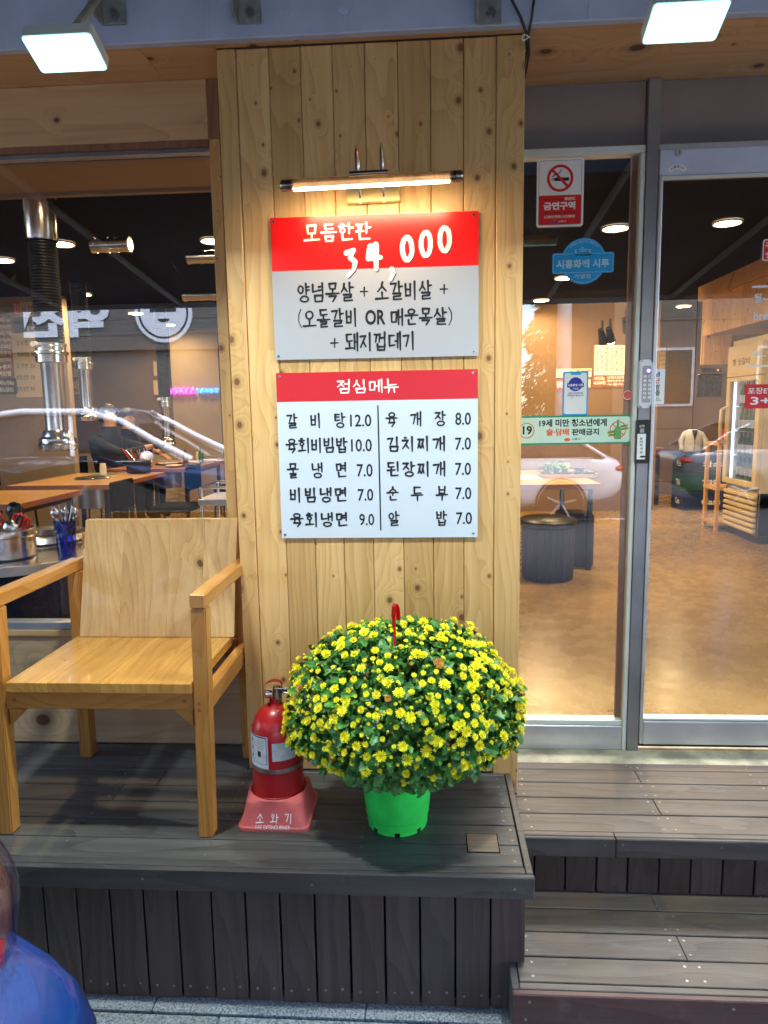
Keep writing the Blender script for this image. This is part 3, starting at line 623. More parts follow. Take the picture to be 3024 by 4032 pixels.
# ---- the two menu signs
def sign(nm, lab, r, zc, top, bot, yb=-.0065):
    x0, x1, z0, z1 = r
    t = thing(nm, ((x0+x1)/2, yb, z0), lab, 'sign')
    box('backing_panel', x0, x1, yb-.003, yb, z0, z1, M['white'], t, .0008)
    fin('header_print', flat(B(), [(x0, zc), (x1, zc), (x1, z1), (x0, z1)], yb-.0034), top, t)
    fin('field_print', flat(B(), [(x0, z0), (x1, z0), (x1, zc), (x0, zc)], yb-.0034), bot, t)
    for i, (sx, sz) in enumerate(((x0+.011, z1-.012), (x1-.016, z1-.012), (x0+.011, z0+.012), (x1-.014, z0+.013))):
        bm = B(); tube(bm, [(sx, yb-.0034, sz), (sx, yb-.0052, sz)], [.0052, .0042], 14); s = fin('screw', bm, M['chrome'], t)
        bm = B()
        for aa in (0, pi/2): 
            q = [Vector((sx+c1*cos(aa)-c2*sin(aa), yb-.0054-.0001*(aa > 0), sz+c1*sin(aa)+c2*cos(aa))) for c1, c2 in ((-.003, -.0006), (.003, -.0006), (.003, .0006), (-.003, .0006))]
            bm.faces.new([bm.verts.new(v) for v in q])
        fin('screw_slot', bm, M['matblack'], s)
    return t
YS = -.0105
F5 = lambda x, y: (1000+x*.6329, 800+y*.6329)
def r5(l, t, r, b):
    l, t = F5(l, t); r, b = F5(r, b); return px(l, t, r, b, YS)
S1 = (-.4965, .166, 1.8735, 2.3185); S2 = (-.4965, .1645, 1.2795, 1.8315)
zc1 = at(*F5(750, 406), y=YS).z; zc2 = at(*F5(760, 1227), y=YS).z
s1 = sign('price_sign', 'red and pale grey sign priced 34,000 lit by the bar lamp', S1, zc1, M['signred'], M['signgrey'])
s2 = sign('lunch_menu_sign', 'lunch menu sign with crimson header and two columns of prices', S2, zc2, M['signcrimson'], M['signwhite'])
def br5(s, l, t, r, b, mat, par, w=.075, seed=1, slope=-.03, gap=.13, **k):
    """brush text over a rectangle measured on the photograph crop"""
    x0, x1, z0, z1 = r5(l, t, r, b); return brush(row(s, x0, x1, z0, z1, gap), YS, mat, par, w, seed=seed, **k)
br5('모듬한판', 305, 128, 735, 235, M['cream'], s1, .068, 3, dz=.0001)
cs = []
for ch, l, t, r, b in (('3', 560, 275, 650, 440), ('4', 690, 250, 800, 415), (',', 815, 300, 905, 460), ('0', 900, 195, 1005, 350), ('0', 1018, 165, 1120, 322), ('0', 1135, 135, 1238, 293)):
    cs.append((ch, *r5(l+4, t+6, r-4, b-6)))
brush(cs, YS-.0006, M['cream'], s1, .17, seed=4)
brush([(c[0], c[1]+.0022, c[2]+.0022, c[3]-.0026, c[4]-.0026) for c in cs], YS, M['ink'], s1, .175, name='lettering_shadow', seed=4)
for s, l, t, r, b, sd in (('양념목살', 265, 498, 625, 612, 5), ('+', 655, 515, 718, 585, 1), ('소갈비살', 752, 487, 1112, 600, 6), ('+', 1150, 500, 1216, 570, 2),
                      ('(', 262, 662, 306, 775, 1), ('오돌갈비', 302, 660, 652, 770, 7), ('매운목살', 845, 655, 1205, 758, 8), (')', 1198, 648, 1248, 760, 1),
                      ('+', 470, 835, 535, 905, 3), ('돼지껍데기', 565, 805, 1010, 915, 9)):
    br5(s, l, t, r, b, M['ink'], s1, .078, sd)
T('OR', *r5(692, 662, 818, 757), YS, M['ink'], s1, .03)
br5('점심메뉴', 512, 1098, 905, 1180, M['white'], s2, .062, 11)
LR = [('갈 비 탕', 200, 572, 1312, 1395, '12.0', 598, 730), ('육회비빔밥', 197, 585, 1465, 1550, '10.0', 604, 733), ('물 냉 면', 205, 582, 1620, 1707, '7.0', 640, 738),
      ('비빔냉면', 213, 588, 1775, 1857, '7.0', 646, 742), ('육회냉면', 222, 594, 1930, 2010, '9.0', 655, 748)]
RR = [('육 개 장', 820, 1198, 1300, 1385, '8.0', 1252, 1350), ('김치찌개', 820, 1198, 1455, 1540, '7.0', 1252, 1350), ('된장찌개', 822, 1200, 1612, 1697, '7.0', 1252, 1350),
      ('순 두 부', 826, 1208, 1765, 1848, '7.0', 1254, 1352), ('알   밥', 834, 1204, 1920, 2003, '7.0', 1258, 1356)]
for i, (s, l, r, t, b, p, pl_, pr_) in enumerate(LR+RR):
    br5(s, l, t-2, r, b+2, M['ink'], s2, .078, 20+i, gap=.2 if ' ' not in s and len(s) == 4 else .1)
    T(p, *r5(pl_, t+2, pr_, b-5), YS, M['ink'], s2, .012)
a, b = at(*F5(771, 1257), y=YS), at(*F5(789, 2036), y=YS)
fin('column_rule', flat(B(), [(b.x-.0022, b.z), (b.x+.0022, b.z), (a.x+.0022, a.z), (a.x-.0022, a.z)], YS), M['ink'], s2)

# ================================================================== DECKS
def deckthing(nm, loc, lab): return thing(nm, loc, lab, 'deck')
def screws(par, pts, mat='oldsteel'):
    bm = B()
    for x, y, z, ax_ in pts:
        if ax_ == 'z': tube(bm, [(x, y, z-.001), (x, y, z+.0006)], .0038, 8)
        else: tube(bm, [(x, y+.001, z), (x, y-.0012, z)], .0038, 8)
    fin('screw_heads', bm, M[mat], par, kind='stuff')
R = random.Random(3)
dk = deckthing('raised_deck', (-1.5, -.25, 0), 'dark stained timber deck carrying the armchair, extinguisher and flower pot')
ys = [-.52+.1*i for i in range(8)]
sc = []; XL = -3.4
sqx0, sqx1, sqy0, sqy1 = .108, .197, -.456, -.370
for i in range(7):
    y0, y1 = ys[i]+.002, ys[i+1]-.002
    xr = .259 if y1 < .0 else ex[0]-.004
    if i == 5:
        box('deck_plank', ex[0]-.004, .259, y0, -.001, D1-.025, D1, M['deck'], dk, .002); xr = ex[0]-.0045
    sp = [XL, R.uniform(-2.2, -.9), xr] if i in (0, 3, 4) else [XL, xr]
    for a, b in zip(sp, sp[1:]):
        if False:   # the row in front holds half of the square plug
            box('deck_plank', a, sqx0-.003, y0, y1, D1-.025, D1, M['deck'], dk, .002) if b == xr else box('deck_plank', a, b-.001, y0, y1, D1-.025, D1, M['deck'], dk, .002)
            if b == xr: box('deck_plank', sqx1+.003, b, y0, y1, D1-.025, D1-.0006, M['deck'], dk, .002); box('deck_plank', sqx0-.0027, sqx1+.0027, y0, sqy0-.003, D1-.025, D1-.0003, M['deck'], dk, .001)
        elif False:
            box('deck_plank', a, sqx0-.003, y0, y1, D1-.025, D1, M['deck'], dk, .002); box('deck_plank', sqx1+.003, b, y0, y1, D1-.025, D1-.0004, M['deck'], dk, .002); box('deck_plank', sqx0-.0027, sqx1+.0027, sqy1+.003, y1, D1-.025, D1-.0002, M['deck'], dk, .001)
        else: box('deck_plank', a, b-.001, y0, y1, D1-.025, D1+R.uniform(-.0008, .0004), M['deck'], dk, .002)
    for j in range(8):
        xx = .235-j*.44+R.uniform(-.01, .01)
        if xx < xr-.01: sc += [(xx, y0+.022, D1, 'z'), (xx, y1-.022, D1, 'z')]
box('plug_surround', sqx0-.003, sqx1+.003, sqy0-.003, sqy1+.003, D1-.01, D1+.0012, M['matblack'], dk)
box('square_plug', sqx0, sqx1, sqy0, sqy1, D1-.008, D1+.0022, M['plug'], dk, .0008)
box('edge_strip', XL, .2605, -.548, -.5215, D1-.014, D1+.001, M['fascia'], dk, .002)
box('side_strip', .2615, .2805, -.547, -.002, D1-.014, D1+.0015, M['deck_brown'], dk, .002)
fx = .283
box('fascia_board', XL, fx, -.566, -.5485, D1-.067, D1, M['fascia'], dk, .003)
box('side_fascia', fx-.018, fx, -.548, -.003, D1-.067, D1-.015, M['fascia'], dk, .003)
for j in range(7): sc.append((.21-j*.52+R.uniform(-.03, .03), -.566, D1-.034+R.uniform(-.004, .004), 'y'))
x = .262
for i in range(35):
    w = .0935; zb = R.uniform(0.001, .006)
    box('skirt_board', x-w, x, -.536+R.uniform(-.001, .001), -.515, zb, D1-.0675, M['skirt'], dk, .0015)
    sc += [(x-.022, -.537, .045+R.uniform(-.006, .006), 'y'), (x-w+.022, -.537, .045+R.uniform(-.006, .006), 'y')]
    x -= .0997+R.uniform(-.001, .001)
box('framing', XL, .245, -.505, -.49, .01, D1-.03, M['matblack'], dk)
box('framing', XL, .2, -.489, .17, .01, .03, M['matblack'], dk)
for i in range(5): box('side_board', .2465, .262, -.513+i*.1, -.417+i*.1, .002, D1-.0675, M['skirt'], dk, .0015)
screws(dk, sc)
e2 = deckthing('entrance_deck', (1.6, 0, 0), 'worn brown timber platform in front of the glass door'); sc = []
ys2 = [-.224, -.122, -.022, .079, .173, .229]
for i in range(5):
    a = .288 if ys2[i] < -.02 else ex[10]-.016 if ys2[i+1] < .43 else .288
    a = .289 if i < 3 else ex[10]+.002
    jn = {0: 3.5, 1: .765, 2: 2.4, 3: .76, 4: 3.5}[i]
    for p, q in ((a, min(jn, 3.5)), (jn+.0015, 3.5)):
        if q-p > .05: box('deck_plank', p, q, ys2[i]+.002, ys2[i+1]-.002, D2-.025, D2+R.uniform(-.0008, .0004), M['deck_brown'], e2, .002)
    for xx in (.33, .745, .785, 1.18, 1.6): sc += [(xx+R.uniform(-.008, .008), ys2[i]+.02, D2, 'z'), (xx+R.uniform(-.008, .008), ys2[i+1]-.02, D2, 'z')]
jx = at(1950+733*.6474, 2700+960*.6474, y=-.26).x
for p, q, m in ((.289, jx-.0006, 'fascia'), (jx+.0006, 3.5, 'fascia')):
    box('edge_strip', p, q, -.248, -.2255, D2-.014, D2+.001, M['deck_brown'], e2, .002)
    box('fascia_board', p, q, -.262, -.2485, D2-.064, D2, M[m], e2, .003)
for px_, py_ in ((668, 972), (778, 968), (1377, 985)):
    c = at(1950+px_*.6474, 2700+py_*.6474, y=-.2625); sc.append((c.x, -.262, c.z, 'y'))
x = at(1950+245*.6474, 2700+1100*.6474, y=-.232).x-.1
for i in range(30):
    box('skirt_board', x, x+.093, -.233, -.215, ST+.003, D2-.0645, M['skirt'], e2, .0015); x += .0985
box('framing', .30, 3.5, -.205, -.195, ST, D2-.03, M['matblack'], e2)
box('framing', .30, 3.5, -.19, .22, ST, ST+.02, M['matblack'], e2)
screws(e2, sc)
st = deckthing('lower_step', (1.6, -.45, 0), 'reddish fronted timber step below the entrance platform'); sc = []
ys3 = [-.606, -.512, -.413, -.311, -.213]
for i in range(4):
    a = .2395 if i == 0 else .264
    jn = {0: 3.5, 1: .72, 2: 3.5, 3: .70}[i]
    for p, q in ((a, min(jn, 3.5)), (jn+.0015, 3.5)):
        if q-p > .05: box('deck_plank', p, q, ys3[i]+.0025, ys3[i+1]-.0025, ST-.025, ST+R.uniform(-.001, .0005), M['deck_brown'], st, .002)
    for xx in (.277, .70, .74, 1.05): sc += [(xx+R.uniform(-.008, .008), ys3[i]+.022, ST, 'z'), (xx+R.uniform(-.008, .008), ys3[i+1]-.022, ST, 'z')]
box('edge_strip', .2375, 3.5, -.629, -.6075, ST-.014, ST+.001, M['deck_brown'], st, .002)
box('side_strip', .2165, .2365, -.629, -.538, ST-.015, ST+.0005, M['fascia'], st, .002)
box('side_fascia', .2165, .234, -.629, -.538, .02, ST-.0155, M['fascia'], st, .002)
box('fascia_board', .2165, 3.5, -.648, -.6295, ST-.092, ST, M['fascia_red'], st, .003)
for xx in (.27, .80, 1.4): sc += [(xx-.01, -.648, ST-.022, 'y'), (xx-.02, -.648, ST-.075, 'y')]
for i in range(32): box('skirt_board', .236+i*.0985, .236+i*.0985+.093, -.628, -.61, .002, ST-.0925, M['skirt'], st, .0015)
screws(st, sc)

# ================================================================== DOOR UNIT
fr = thing('door_frame', (1.2, YD, FL), 'grey steel door frame with panelled transom above the entrance', 'door frame')
Zh = at(2300, 586, y=YD).z; XP0, XP1 = at(2543, 600, y=YD).x, at(2593, 600, y=YD).x
box('transom_panel', ex[10]+.001, XP0-.001, YD+.012, YD+.02, Zh+.006, SO+.001, M['transom'] if 'transom' in M else M['steel_dark'], fr)
box('transom_panel', XP1+.001, 3.4, YD+.012, YD+.02, Zh-.004, SO+.001, M['transom'], fr)
box('door_post', XP0, XP1, YD-.012, YD+.06, FL-.008, SO+.001, M['steel_dark'], fr, .002)
box('transom_rail', ex[10]+.001, XP0-.001, YD-.004, YD+.05, Zh-.020, Zh+.005, M['alu_pale'], fr, .002)
z1, z0 = at(2700, 565, y=YD).z, at(2700, 590, y=YD).z
box('transom_rail', XP1+.001, 3.4, YD-.004, YD+.05, z0, z1, M['alu'], fr, .002)
z2 = at(2700, 692, y=YD).z
box('door_header', XP1+.001, 3.4, YD-.016, YD+.05, z2, z0-.001, M['beampaint'], fr, .003)
box('upper_wall', ex[10]+.0, 3.4, YD+.07, YD+.11, Zh+.03, 3.2, M['plaster'], fr)
box('door_sill', ex[10]-.016, 3.4, .2295, .46, .30, FL-.006, M['concrete'], fr, .004)
# header lock and badge
c = at(2672, 601, y=YD-.017)
lk = fin('header_lock', tube(B(), [(c.x, YD-.0155, c.z), (c.x, YD-.021, c.z)], .0125, 20), M['alu'], fr, smooth=.6)
fin('keyhole', prism(B(), [(c.x-.0012, c.z-.006), (c.x+.0012, c.z-.006), (c.x+.0012, c.z+.008), (c.x-.0012, c.z+.008)], YD-.0215, YD-.0212), M['matblack'], lk)
c = at(2668, 658, y=YD-.017); bm = B()
vs = [[bm.verts.new((c.x+r*sin(t), YD-.0163, c.z-.028+r*cos(t))) for t in [rad(-62+124*k/14) for k in range(15)]] for r in (.022, .038)]
for k in range(14): bm.faces.new((vs[0][k], vs[0][k+1], vs[1][k+1], vs[1][k]))
bd = fin('phone_number_badge', bm, M['white'], fr)
T('318-0110', c.x-.023, c.x+.023, c.z-.002, c.z+.009, 0, M['ink'], bd, .02, conv=lambda p: (c_.x+.0305*sin((p.x-c_.x)/.028)+(0), YD-.0168, c_.z-.028+(.0305+(p.z-c_.z-.0035))*cos((p.x-c_.x)/.028))) if True else None
c_ = c
# fixed side light (left)
sd = thing('side_light', (.55, YD, FL), 'fixed glass side light with no smoking sign beside the pillar', 'glazed panel')
XS = at(2521, 605, y=YD).x
zb0, zb1, zb2 = FL-.006, at(2300, 2700+240*.6474, y=YD).z, at(2300, 2700+208*.6474, y=YD).z
box('stile', XS, XP0-.0015, YD-.008, YD+.045, zb0, Zh-.0205, M['alu_pale'], sd, .003)
box('bottom_rail', ex[10]+.001, XS-.0005, YD-.006, YD+.045, zb0, zb1, M['alu'], sd, .002)
box('glazing_bead', ex[10]+.001, XS-.0005, YD-.002, YD+.045, zb1+.0005, zb2, M['alu_pale'], sd, .002)
box('top_rail', ex[10]+.001, XS-.0005, YD-.002, YD+.045, at(2300, 607, y=YD).z, Zh-.0205, M['alu_pale'], sd, .002)
box('inner_stile', XS-.020, XS-.0005, YD+.028, YD+.045, zb2, at(2300, 607, y=YD).z, M['redwood'], sd)
box('glass_pane', ex[10]+.001, XS-.0005, YD+.020, YD+.026, zb2+.0005, at(2300, 607, y=YD).z-.0005, M['doorglass'], sd)
YG = YD+.0185
# sliding door (right)
dr = thing('sliding_door', (1.6, YD, FL), 'glass sliding door with a stainless bottom rail', 'door')
XD = XP1+.0012; XG = at(2602, 690, y=YD).x+.004
zd = lambda v: at(2700, 2700+v*.6474, y=YD).z
box('stile', XD, XG, YD-.018, YD+.03, zd(345), z2-.001, M['alu'], dr, .002)
box('bottom_rail', XG+.0005, 3.3, YD-.018, YD+.03, zd(348), zd(208), M['alu'], dr, .003)
box('glazing_bead', XG+.0005, 3.3, YD-.010, YD+.03, zd(207), zd(193), M['alu_pale'], dr, .002)
box('brush_seal', XD+.002, 3.3, YD-.006, YD+.012, zd(366), zd(349), M['rubber'], dr)
box('glass_pane', XG+.0005, 3.3, YD+.002, YD+.008, zd(192.5), z2-.0015, M['doorglass'], dr)
box('top_bead', XG+.0005, 3.3, YD-.008, YD+.0015, z2-.012, z2-.0015, M['alu_pale'], dr)
# grey pull cover on the post with digital lock and push plate
def s6(l, t, r, b, y):
    return px(2000+l*.6329, 900+t*.6329, 2000+r*.6329, 900+b*.6329, y)
yp = YD-.0125
lx = thing('digital_lock', (.77, yp, 1.3), 'silver keypad lock with glowing blue light on the door post', 'lock')
x0, x1, z0_, z1_ = s6(806, 818, 880, 1117, yp); xm = (x0+x1)/2
bm = prism(B(), rrect(x0, x1, z0_, z1_, .010), yp-.026, yp-.0005); bmesh.ops.bevel(bm, geom=[e for e in bm.edges if all(abs(v.co.y-(yp-.026)) < 1e-5 for v in e.verts)], offset=.007, segments=3, affect='EDGES')
fin('casing', bm, M['alu'], lx, smooth=.5)
bm = prism(B(), rrect(x0+.009, x1-.003, z0_+.020, z1_-.022, .006), yp-.0272, yp-.0262); fin('keypad_plate', bm, M['steel_dark'], lx)
for i in range(6):
    for j in range(2):
        kx, kz = x0+.018+j*.017, z0_+.038+i*.0152
        k_ = fin('key', prism(B(), rrect(kx-.0048, kx+.0048, kz-.0045, kz+.0045, .002, 2), yp-.029, yp-.0273), M['white'], lx)
        T('*0789456123'[0] if (i, j) == (0, 0) else str((5-i)*2+j), kx-.002, kx+.002, kz-.003, kz+.003, yp-.0293, M['ink'], k_, 0)
fin('blue_light', prism(B(), circ(x0+.030, z1_-.040, .0055, 14), yp-.0288, yp-.0273), M['ledblue'], lx)
ps = thing('push_plate', (.76, yp, 1.1), 'black AUTO push plate with white label below the keypad lock', 'door switch')
x0, x1, z0_, z1_ = s6(790, 1190, 871, 1459, yp)
fin('casing', prism(B(), rrect(x0, x1, z0_, z1_, .005), yp-.018, yp-.0005), M['black'], ps)
fin('label_strip', flat(B(), rrect(*s6(803, 1277, 856, 1436, yp-.0185), .002), yp-.0186), M['white'], ps)
T('AUTO', *s6(818, 1222, 850, 1236, yp-.019), yp-.0189, M['white'], ps, .01)
bm = B(); q = s6(822, 1243, 848, 1270, yp-.019); prism(bm, rrect(q[0], q[1], q[2], q[3], .001, 2), yp-.0192, yp-.0181); fin('touch_square', bm, M['steel_dark'], ps)
for i, ch in enumerate('눌러주세요'): T(ch, *s6(820, 1298+i*21, 838, 1314+i*21, yp-.019), yp-.0192, M['ink'], ps, .01)
fin('oval_mark', flat(B(), [(x+(s6(808, 1412, 850, 1422, yp)[0]+s6(808, 1412, 850, 1422, yp)[1])/2, z*.35+(s6(808, 1412, 850, 1422, yp)[2]+s6(808, 1412, 850, 1422, yp)[3])/2) for x, z in circ(0, 0, .011, 16)], yp-.0192), M['ink'], ps)

# ---- stickers and signs on the glass
ns = thing('no_smoking_sign', (.47, YG, 2.0), 'white and red no smoking sign at the top of the side light', 'sign')
def s3(l, t, r, b, y): return px(2050+l*.3014, 600+t*.3014, 2050+r*.3014, 600+b*.3014, y)
q = s3(210, 82, 822, 975, YG); fin('plate', prism(B(), rrect(*q, .010), YG-.0022, YG), M['white'], ns)
y1 = YG-.0026
h = s3(236, 103, 796, 945, y1)
bm = B(); P = rrect(h[0], h[1], h[2], h[3], .007); Q = rrect(h[0]+.0012, h[1]-.0012, h[2]+.0012, h[3]-.0012, .006)
va = [bm.verts.new((x, y1, z)) for x, z in P]; vb = [bm.verts.new((x, y1, z)) for x, z in Q]
for i in range(len(va)): bm.faces.new((va[i], va[(i+1) % len(va)], vb[(i+1) % len(va)], vb[i]))
fin('border_line', bm, M['ink'], ns)
rz = s3(236, 560, 796, 945, y1); zt = s3(236, 548, 796, 570, y1); zt = (zt[2]+zt[3])/2
fin('red_field', flat(B(), [(h[0], zt)]+rrect(h[0], h[1], h[2], h[3], .008)[-1:-7:-1][::-1]+rrect(h[0], h[1], h[2], h[3], .008)[:6]+[(h[1], zt)], y1-.0003), M['red'], ns) if False else fin('red_field', flat(B(), rrect(h[0]+.0013, h[1]-.0013, h[2]+.0013, zt, .004), y1-.0003), M['red'], ns)
cc = s3(342, 155, 692, 520, y1); cx, cz = (cc[0]+cc[1])/2, (cc[2]+cc[3])/2; cr_ = (cc[3]-cc[2])/2*.98
cg = s3(440, 328, 632, 372, y1)
sy = fin('cigarette_symbol', flat(B(), [(cg[0], cg[2]), (cg[1], cg[2]), (cg[1], cg[3]), (cg[0], cg[3])], y1-.0002), M['ink'], ns)
bm = B()
for l in (405, 424): q = s3(l, 335, l+9, 372, y1); flat(bm, [(q[0], q[2]), (q[1], q[2]), (q[1], q[3]), (q[0], q[3])], y1-.0002)
for off in (0, 22):
    pts = [(410+off*.3, 322), (435+off*.5, 292+off*.3), (480+off*.4, 280+off*.3), (512+off*.6, 255), (520+off, 222)]
    for i in range(4):
        a = at(2050+pts[i][0]*.3014, 600+pts[i][1]*.3014, y=y1); b = at(2050+pts[i+1][0]*.3014, 600+pts[i+1][1]*.3014, y=y1)
        capsule(bm, (a.x, a.z), (b.x, b.z), .0009, .0009, lambda x, z, k: Vector((x, y1-.0002-.00005*k, z)), i)
fin('smoke_lines', bm, M['ink'], ns)
fin('red_circle', ring(B(), cx, cz, cr_*.80, cr_, y1-.0005), M['red'], ns)
dd = Vector((cos(rad(-46)), sin(rad(-46)))); nn = Vector((-dd.y, dd.x)); wv = cr_*.10; ll = cr_*.86
fin('red_bar', flat(B(), [(cx+a*dd.x*ll+b*nn.x*wv, cz+a*dd.y*ll+b*nn.y*wv) for a, b in ((-1, -1), (1, -1), (1, 1), (-1, 1))], y1-.0007), M['red'], ns)
yt = y1-.0009
for s, l, t, r, b, m, bo in (('NO SMOKING AREA', 312, 602, 562, 622, 'ink', 0), ('禁烟区', 574, 582, 714, 624, 'white', .02), ('금연구역', 300, 645, 714, 750, 'white', .045),
                             ('위반 시 과태료 10만원 부과', 305, 775, 710, 805, 'ink', 0), ('违规时罚款10万韩币', 305, 820, 710, 858, 'white', .02), ('시흥시', 488, 888, 588, 912, 'white', .02)):
    T(s, *s3(l, t, r, b, yt), yt, M[m], ns, bo)
q = s3(412, 872, 478, 925, yt); c0, c1_, z0_, z1_ = q
fin('city_mark', flat(B(), [(c0+(c1_-c0)*(.5+.5*cos(t)), z0_+(z1_-z0_)*(.3+.28*sin(t))) for t in [k*pi/8 for k in range(16)]], yt), M['blueink'], ns)
fin('city_mark_sun', flat(B(), circ(c0+(c1_-c0)*.5, z0_+(z1_-z0_)*.65, (z1_-z0_)*.28, 14), yt-.0003), M['orange'], ns)

bs = thing('blue_round_sticker', (.53, YG, 1.8), 'sky blue round sticker crossed by a wide white lettered band', 'sticker')
cc = s3(545, 1118, 1100, 1722, YG); cx, cz, cr_ = (cc[0]+cc[1])/2+.0, (cc[2]+cc[3])/2, (cc[3]-cc[2])/2
fin('round_field', flat(B(), circ(cx, cz, cr_, 48), YG-.0006), M['skyblue'], bs)
fin('white_ring', ring(B(), cx, cz, cr_*.93, cr_*.945, YG-.0009, 60), M['lightblue'], bs)
q = s3(412, 1310, 1218, 1580, YG); fin('band', flat(B(), rrect(*q, .008), YG-.0012), M['skyblue'], bs)
bm = B(); P = rrect(q[0]+.003, q[1]-.003, q[2]+.003, q[3]-.003, .006); Q = rrect(q[0]+.0042, q[1]-.0042, q[2]+.0042, q[3]-.0042, .005)
va = [bm.verts.new((x, YG-.0015, z)) for x, z in P]; vb = [bm.verts.new((x, YG-.0015, z)) for x, z in Q]
for i in range(len(va)): bm.faces.new((va[i], va[(i+1) % len(va)], vb[(i+1) % len(va)], vb[i]))
fin('band_outline', bm, M['lightblue'], bs)
yt = YG-.0018
T('시흥화폐 시루', *s3(468, 1395, 1158, 1512, yt), yt, M['lightblue'], bs, .03)
T('가맹점', *s3(695, 1590, 912, 1648, yt), yt, M['lightblue'], bs, .012)
bcx, bcz, bR = cx, cz, cr_*.80
T('지역에서 돌고도는 행복머니', bcx-.052, bcx+.052, 0, .0085, 0, M['lightblue'], bs, .01, conv=lambda p: (bcx+(bR+p.z)*sin((p.x-bcx)/bR), YG-.0012, bcz+(bR+p.z)*cos((p.x-bcx)/bR)))
bm = B()
for l, t, r, b in ((712, 1270, 728, 1348), (728, 1335, 930, 1348), (760, 1262, 872, 1270), (770, 1285, 860, 1293), (790, 1245, 830, 1253), (750, 1308, 800, 1316), (820, 1308, 880, 1316), (875, 1268, 928, 1276), (890, 1290, 916, 1335), (805, 1293, 815, 1330)):
    q = s3(l, t, r, b, yt); flat(bm, [(q[0], q[2]), (q[1], q[2]), (q[1], q[3]), (q[0], q[3])], YG-.0012)
fin('house_emblem', bm, M['lightblue'], bs)

ph = thing('phone_shaped_sticker', (.5, YG, 1.5), 'light blue phone shaped sticker under the round sticker', 'sticker')
q = s6(340, 888, 499, 1163, YG); fin('outer_field', flat(B(), rrect(*q, .007), YG-.0006), M['skyblue'], ph)
q = s6(345, 893, 494, 1158, YG); fin('screen_field', flat(B(), rrect(q[0]+.003, q[1]-.003, q[2]+.003, q[3]-.003, .006), YG-.0009), M['white'], ph)
fin('screen_notch', flat(B(), [(x, z) for x, z in zip([s6(392, 895, 455, 910, YG)[i] for i in (0, 1, 1, 0)], [s6(392, 895, 455, 910, YG)[i] for i in (2, 2, 3, 3)])], YG-.0012), M['skyblue'], ph)
cc = s6(385, 925, 455, 1012, YG); cx, cz, r_ = (cc[0]+cc[1])/2, (cc[2]+cc[3])/2, (cc[3]-cc[2])/2
fin('round_mark', flat(B(), circ(cx, cz, r_, 32), YG-.0012), M['blueband'] if 'blueband' in M else M['blueink'], ph)
q = s6(368, 960, 472, 988, YG); fin('mark_band', flat(B(), rrect(*q, .002, 2), YG-.0014), M['blueink'], ph)
yt = YG-.0017
T('시흥화폐 시루', *s6(372, 965, 468, 983, yt), yt, M['white'], ph, .03)
T('가맹점', *s6(402, 990, 438, 1003, yt), yt, M['white'], ph, .01)
T('시루로 계산해주세요', *s6(372, 1018, 468, 1030, yt), yt, M['blueink'], ph, .005)
T('지역경제가 살아납니다', *s6(368, 1032, 470, 1044, yt), yt, M['blueink'], ph, .015)
T('LT', *s6(392, 1050, 405, 1059, yt), yt, M['skyblue'], ph, .02)

ag = thing('age_limit_sticker', (.45, YG, 1.3), 'long mint strip sticker with green border and crossed out bottle', 'sticker')
q = s6(60, 1162, 768, 1343, YG); fin('green_border', flat(B(), rrect(*q, .010), YG-.0006), M['greenprint'], ag)
q = s6(60, 1173, 757, 1332, YG); fin('mint_field', flat(B(), rrect(*q, .009), YG-.0009), M['mint'], ag)
yt = YG-.0012
cc = s6(85, 1208, 175, 1306, yt); fin('number_ring', ring(B(), cc[0]+(cc[1]-cc[0])*.35, (cc[2]+cc[3])/2, (cc[3]-cc[2])*.44, (cc[3]-cc[2])*.5, yt), M['orange'], ag)
T('19', *s6(92, 1228, 150, 1282, yt), yt-.0002, M['ink'], ag, .03)
T('19세 미만 청소년에게', *s6(195, 1184, 615, 1232, yt), yt, M['ink'], ag, .035)
T('술·담배', *s6(238, 1244, 380, 1288, yt), yt, M['orange'], ag, .035)
T('판매금지', *s6(398, 1244, 566, 1286, yt), yt, M['ink'], ag, .035)
T('시흥시', *s6(398, 1302, 450, 1316, yt), yt, M['ink'], ag, .02)
q = s6(350, 1298, 388, 1324, yt); fin('city_mark', flat(B(), [(q[0]+(q[1]-q[0])*(.5+.5*cos(t)), q[2]+(q[3]-q[2])*(.4+.4*sin(t))) for t in [k*pi/8 for k in range(16)]], yt), M['orange'], ag)
q = s6(662, 1188, 705, 1310, yt); w_, x_, z_, zz_ = q[1]-q[0], q[0], q[2], q[3]
H_ = zz_-z_
fin('bottle_picture', flat(B(), [(x_, z_), (x_+w_, z_), (x_+w_, z_+H_*.5), (x_+w_*.68, z_+H_*.68), (x_+w_*.66, zz_), (x_+w_*.34, zz_), (x_+w_*.32, z_+H_*.68), (x_, z_+H_*.5)], yt), M['bottlegreen'], ag)
bm = B()
for l, t, r, b in ((620, 1262, 665, 1276), (625, 1280, 668, 1294), (700, 1225, 745, 1238), (705, 1242, 750, 1254)):
    q = s6(l, t, r, b, yt); flat(bm, [(q[0], q[2]), (q[1], q[2]+.004), (q[1], q[3]+.004), (q[0], q[3])], yt)
fin('cigarette_picture', bm, M['lettuce'], ag)
cc = s6(632, 1198, 738, 1302, yt); cx, cz, r_ = (cc[0]+cc[1])/2, (cc[2]+cc[3])/2, (cc[3]-cc[2])/2
bm = ring(B(), cx, cz, r_*.88, r_, yt-.0004); dd = Vector((cos(rad(-45)), sin(rad(-45)))); nn = Vector((-dd.y, dd.x))
flat(bm, [(cx+a*dd.x*r_*.94+b*nn.x*r_*.06, cz+a*dd.y*r_*.94+b*nn.y*r_*.06) for a, b in ((-1, -1), (1, -1), (1, 1), (-1, 1))], yt-.0006)
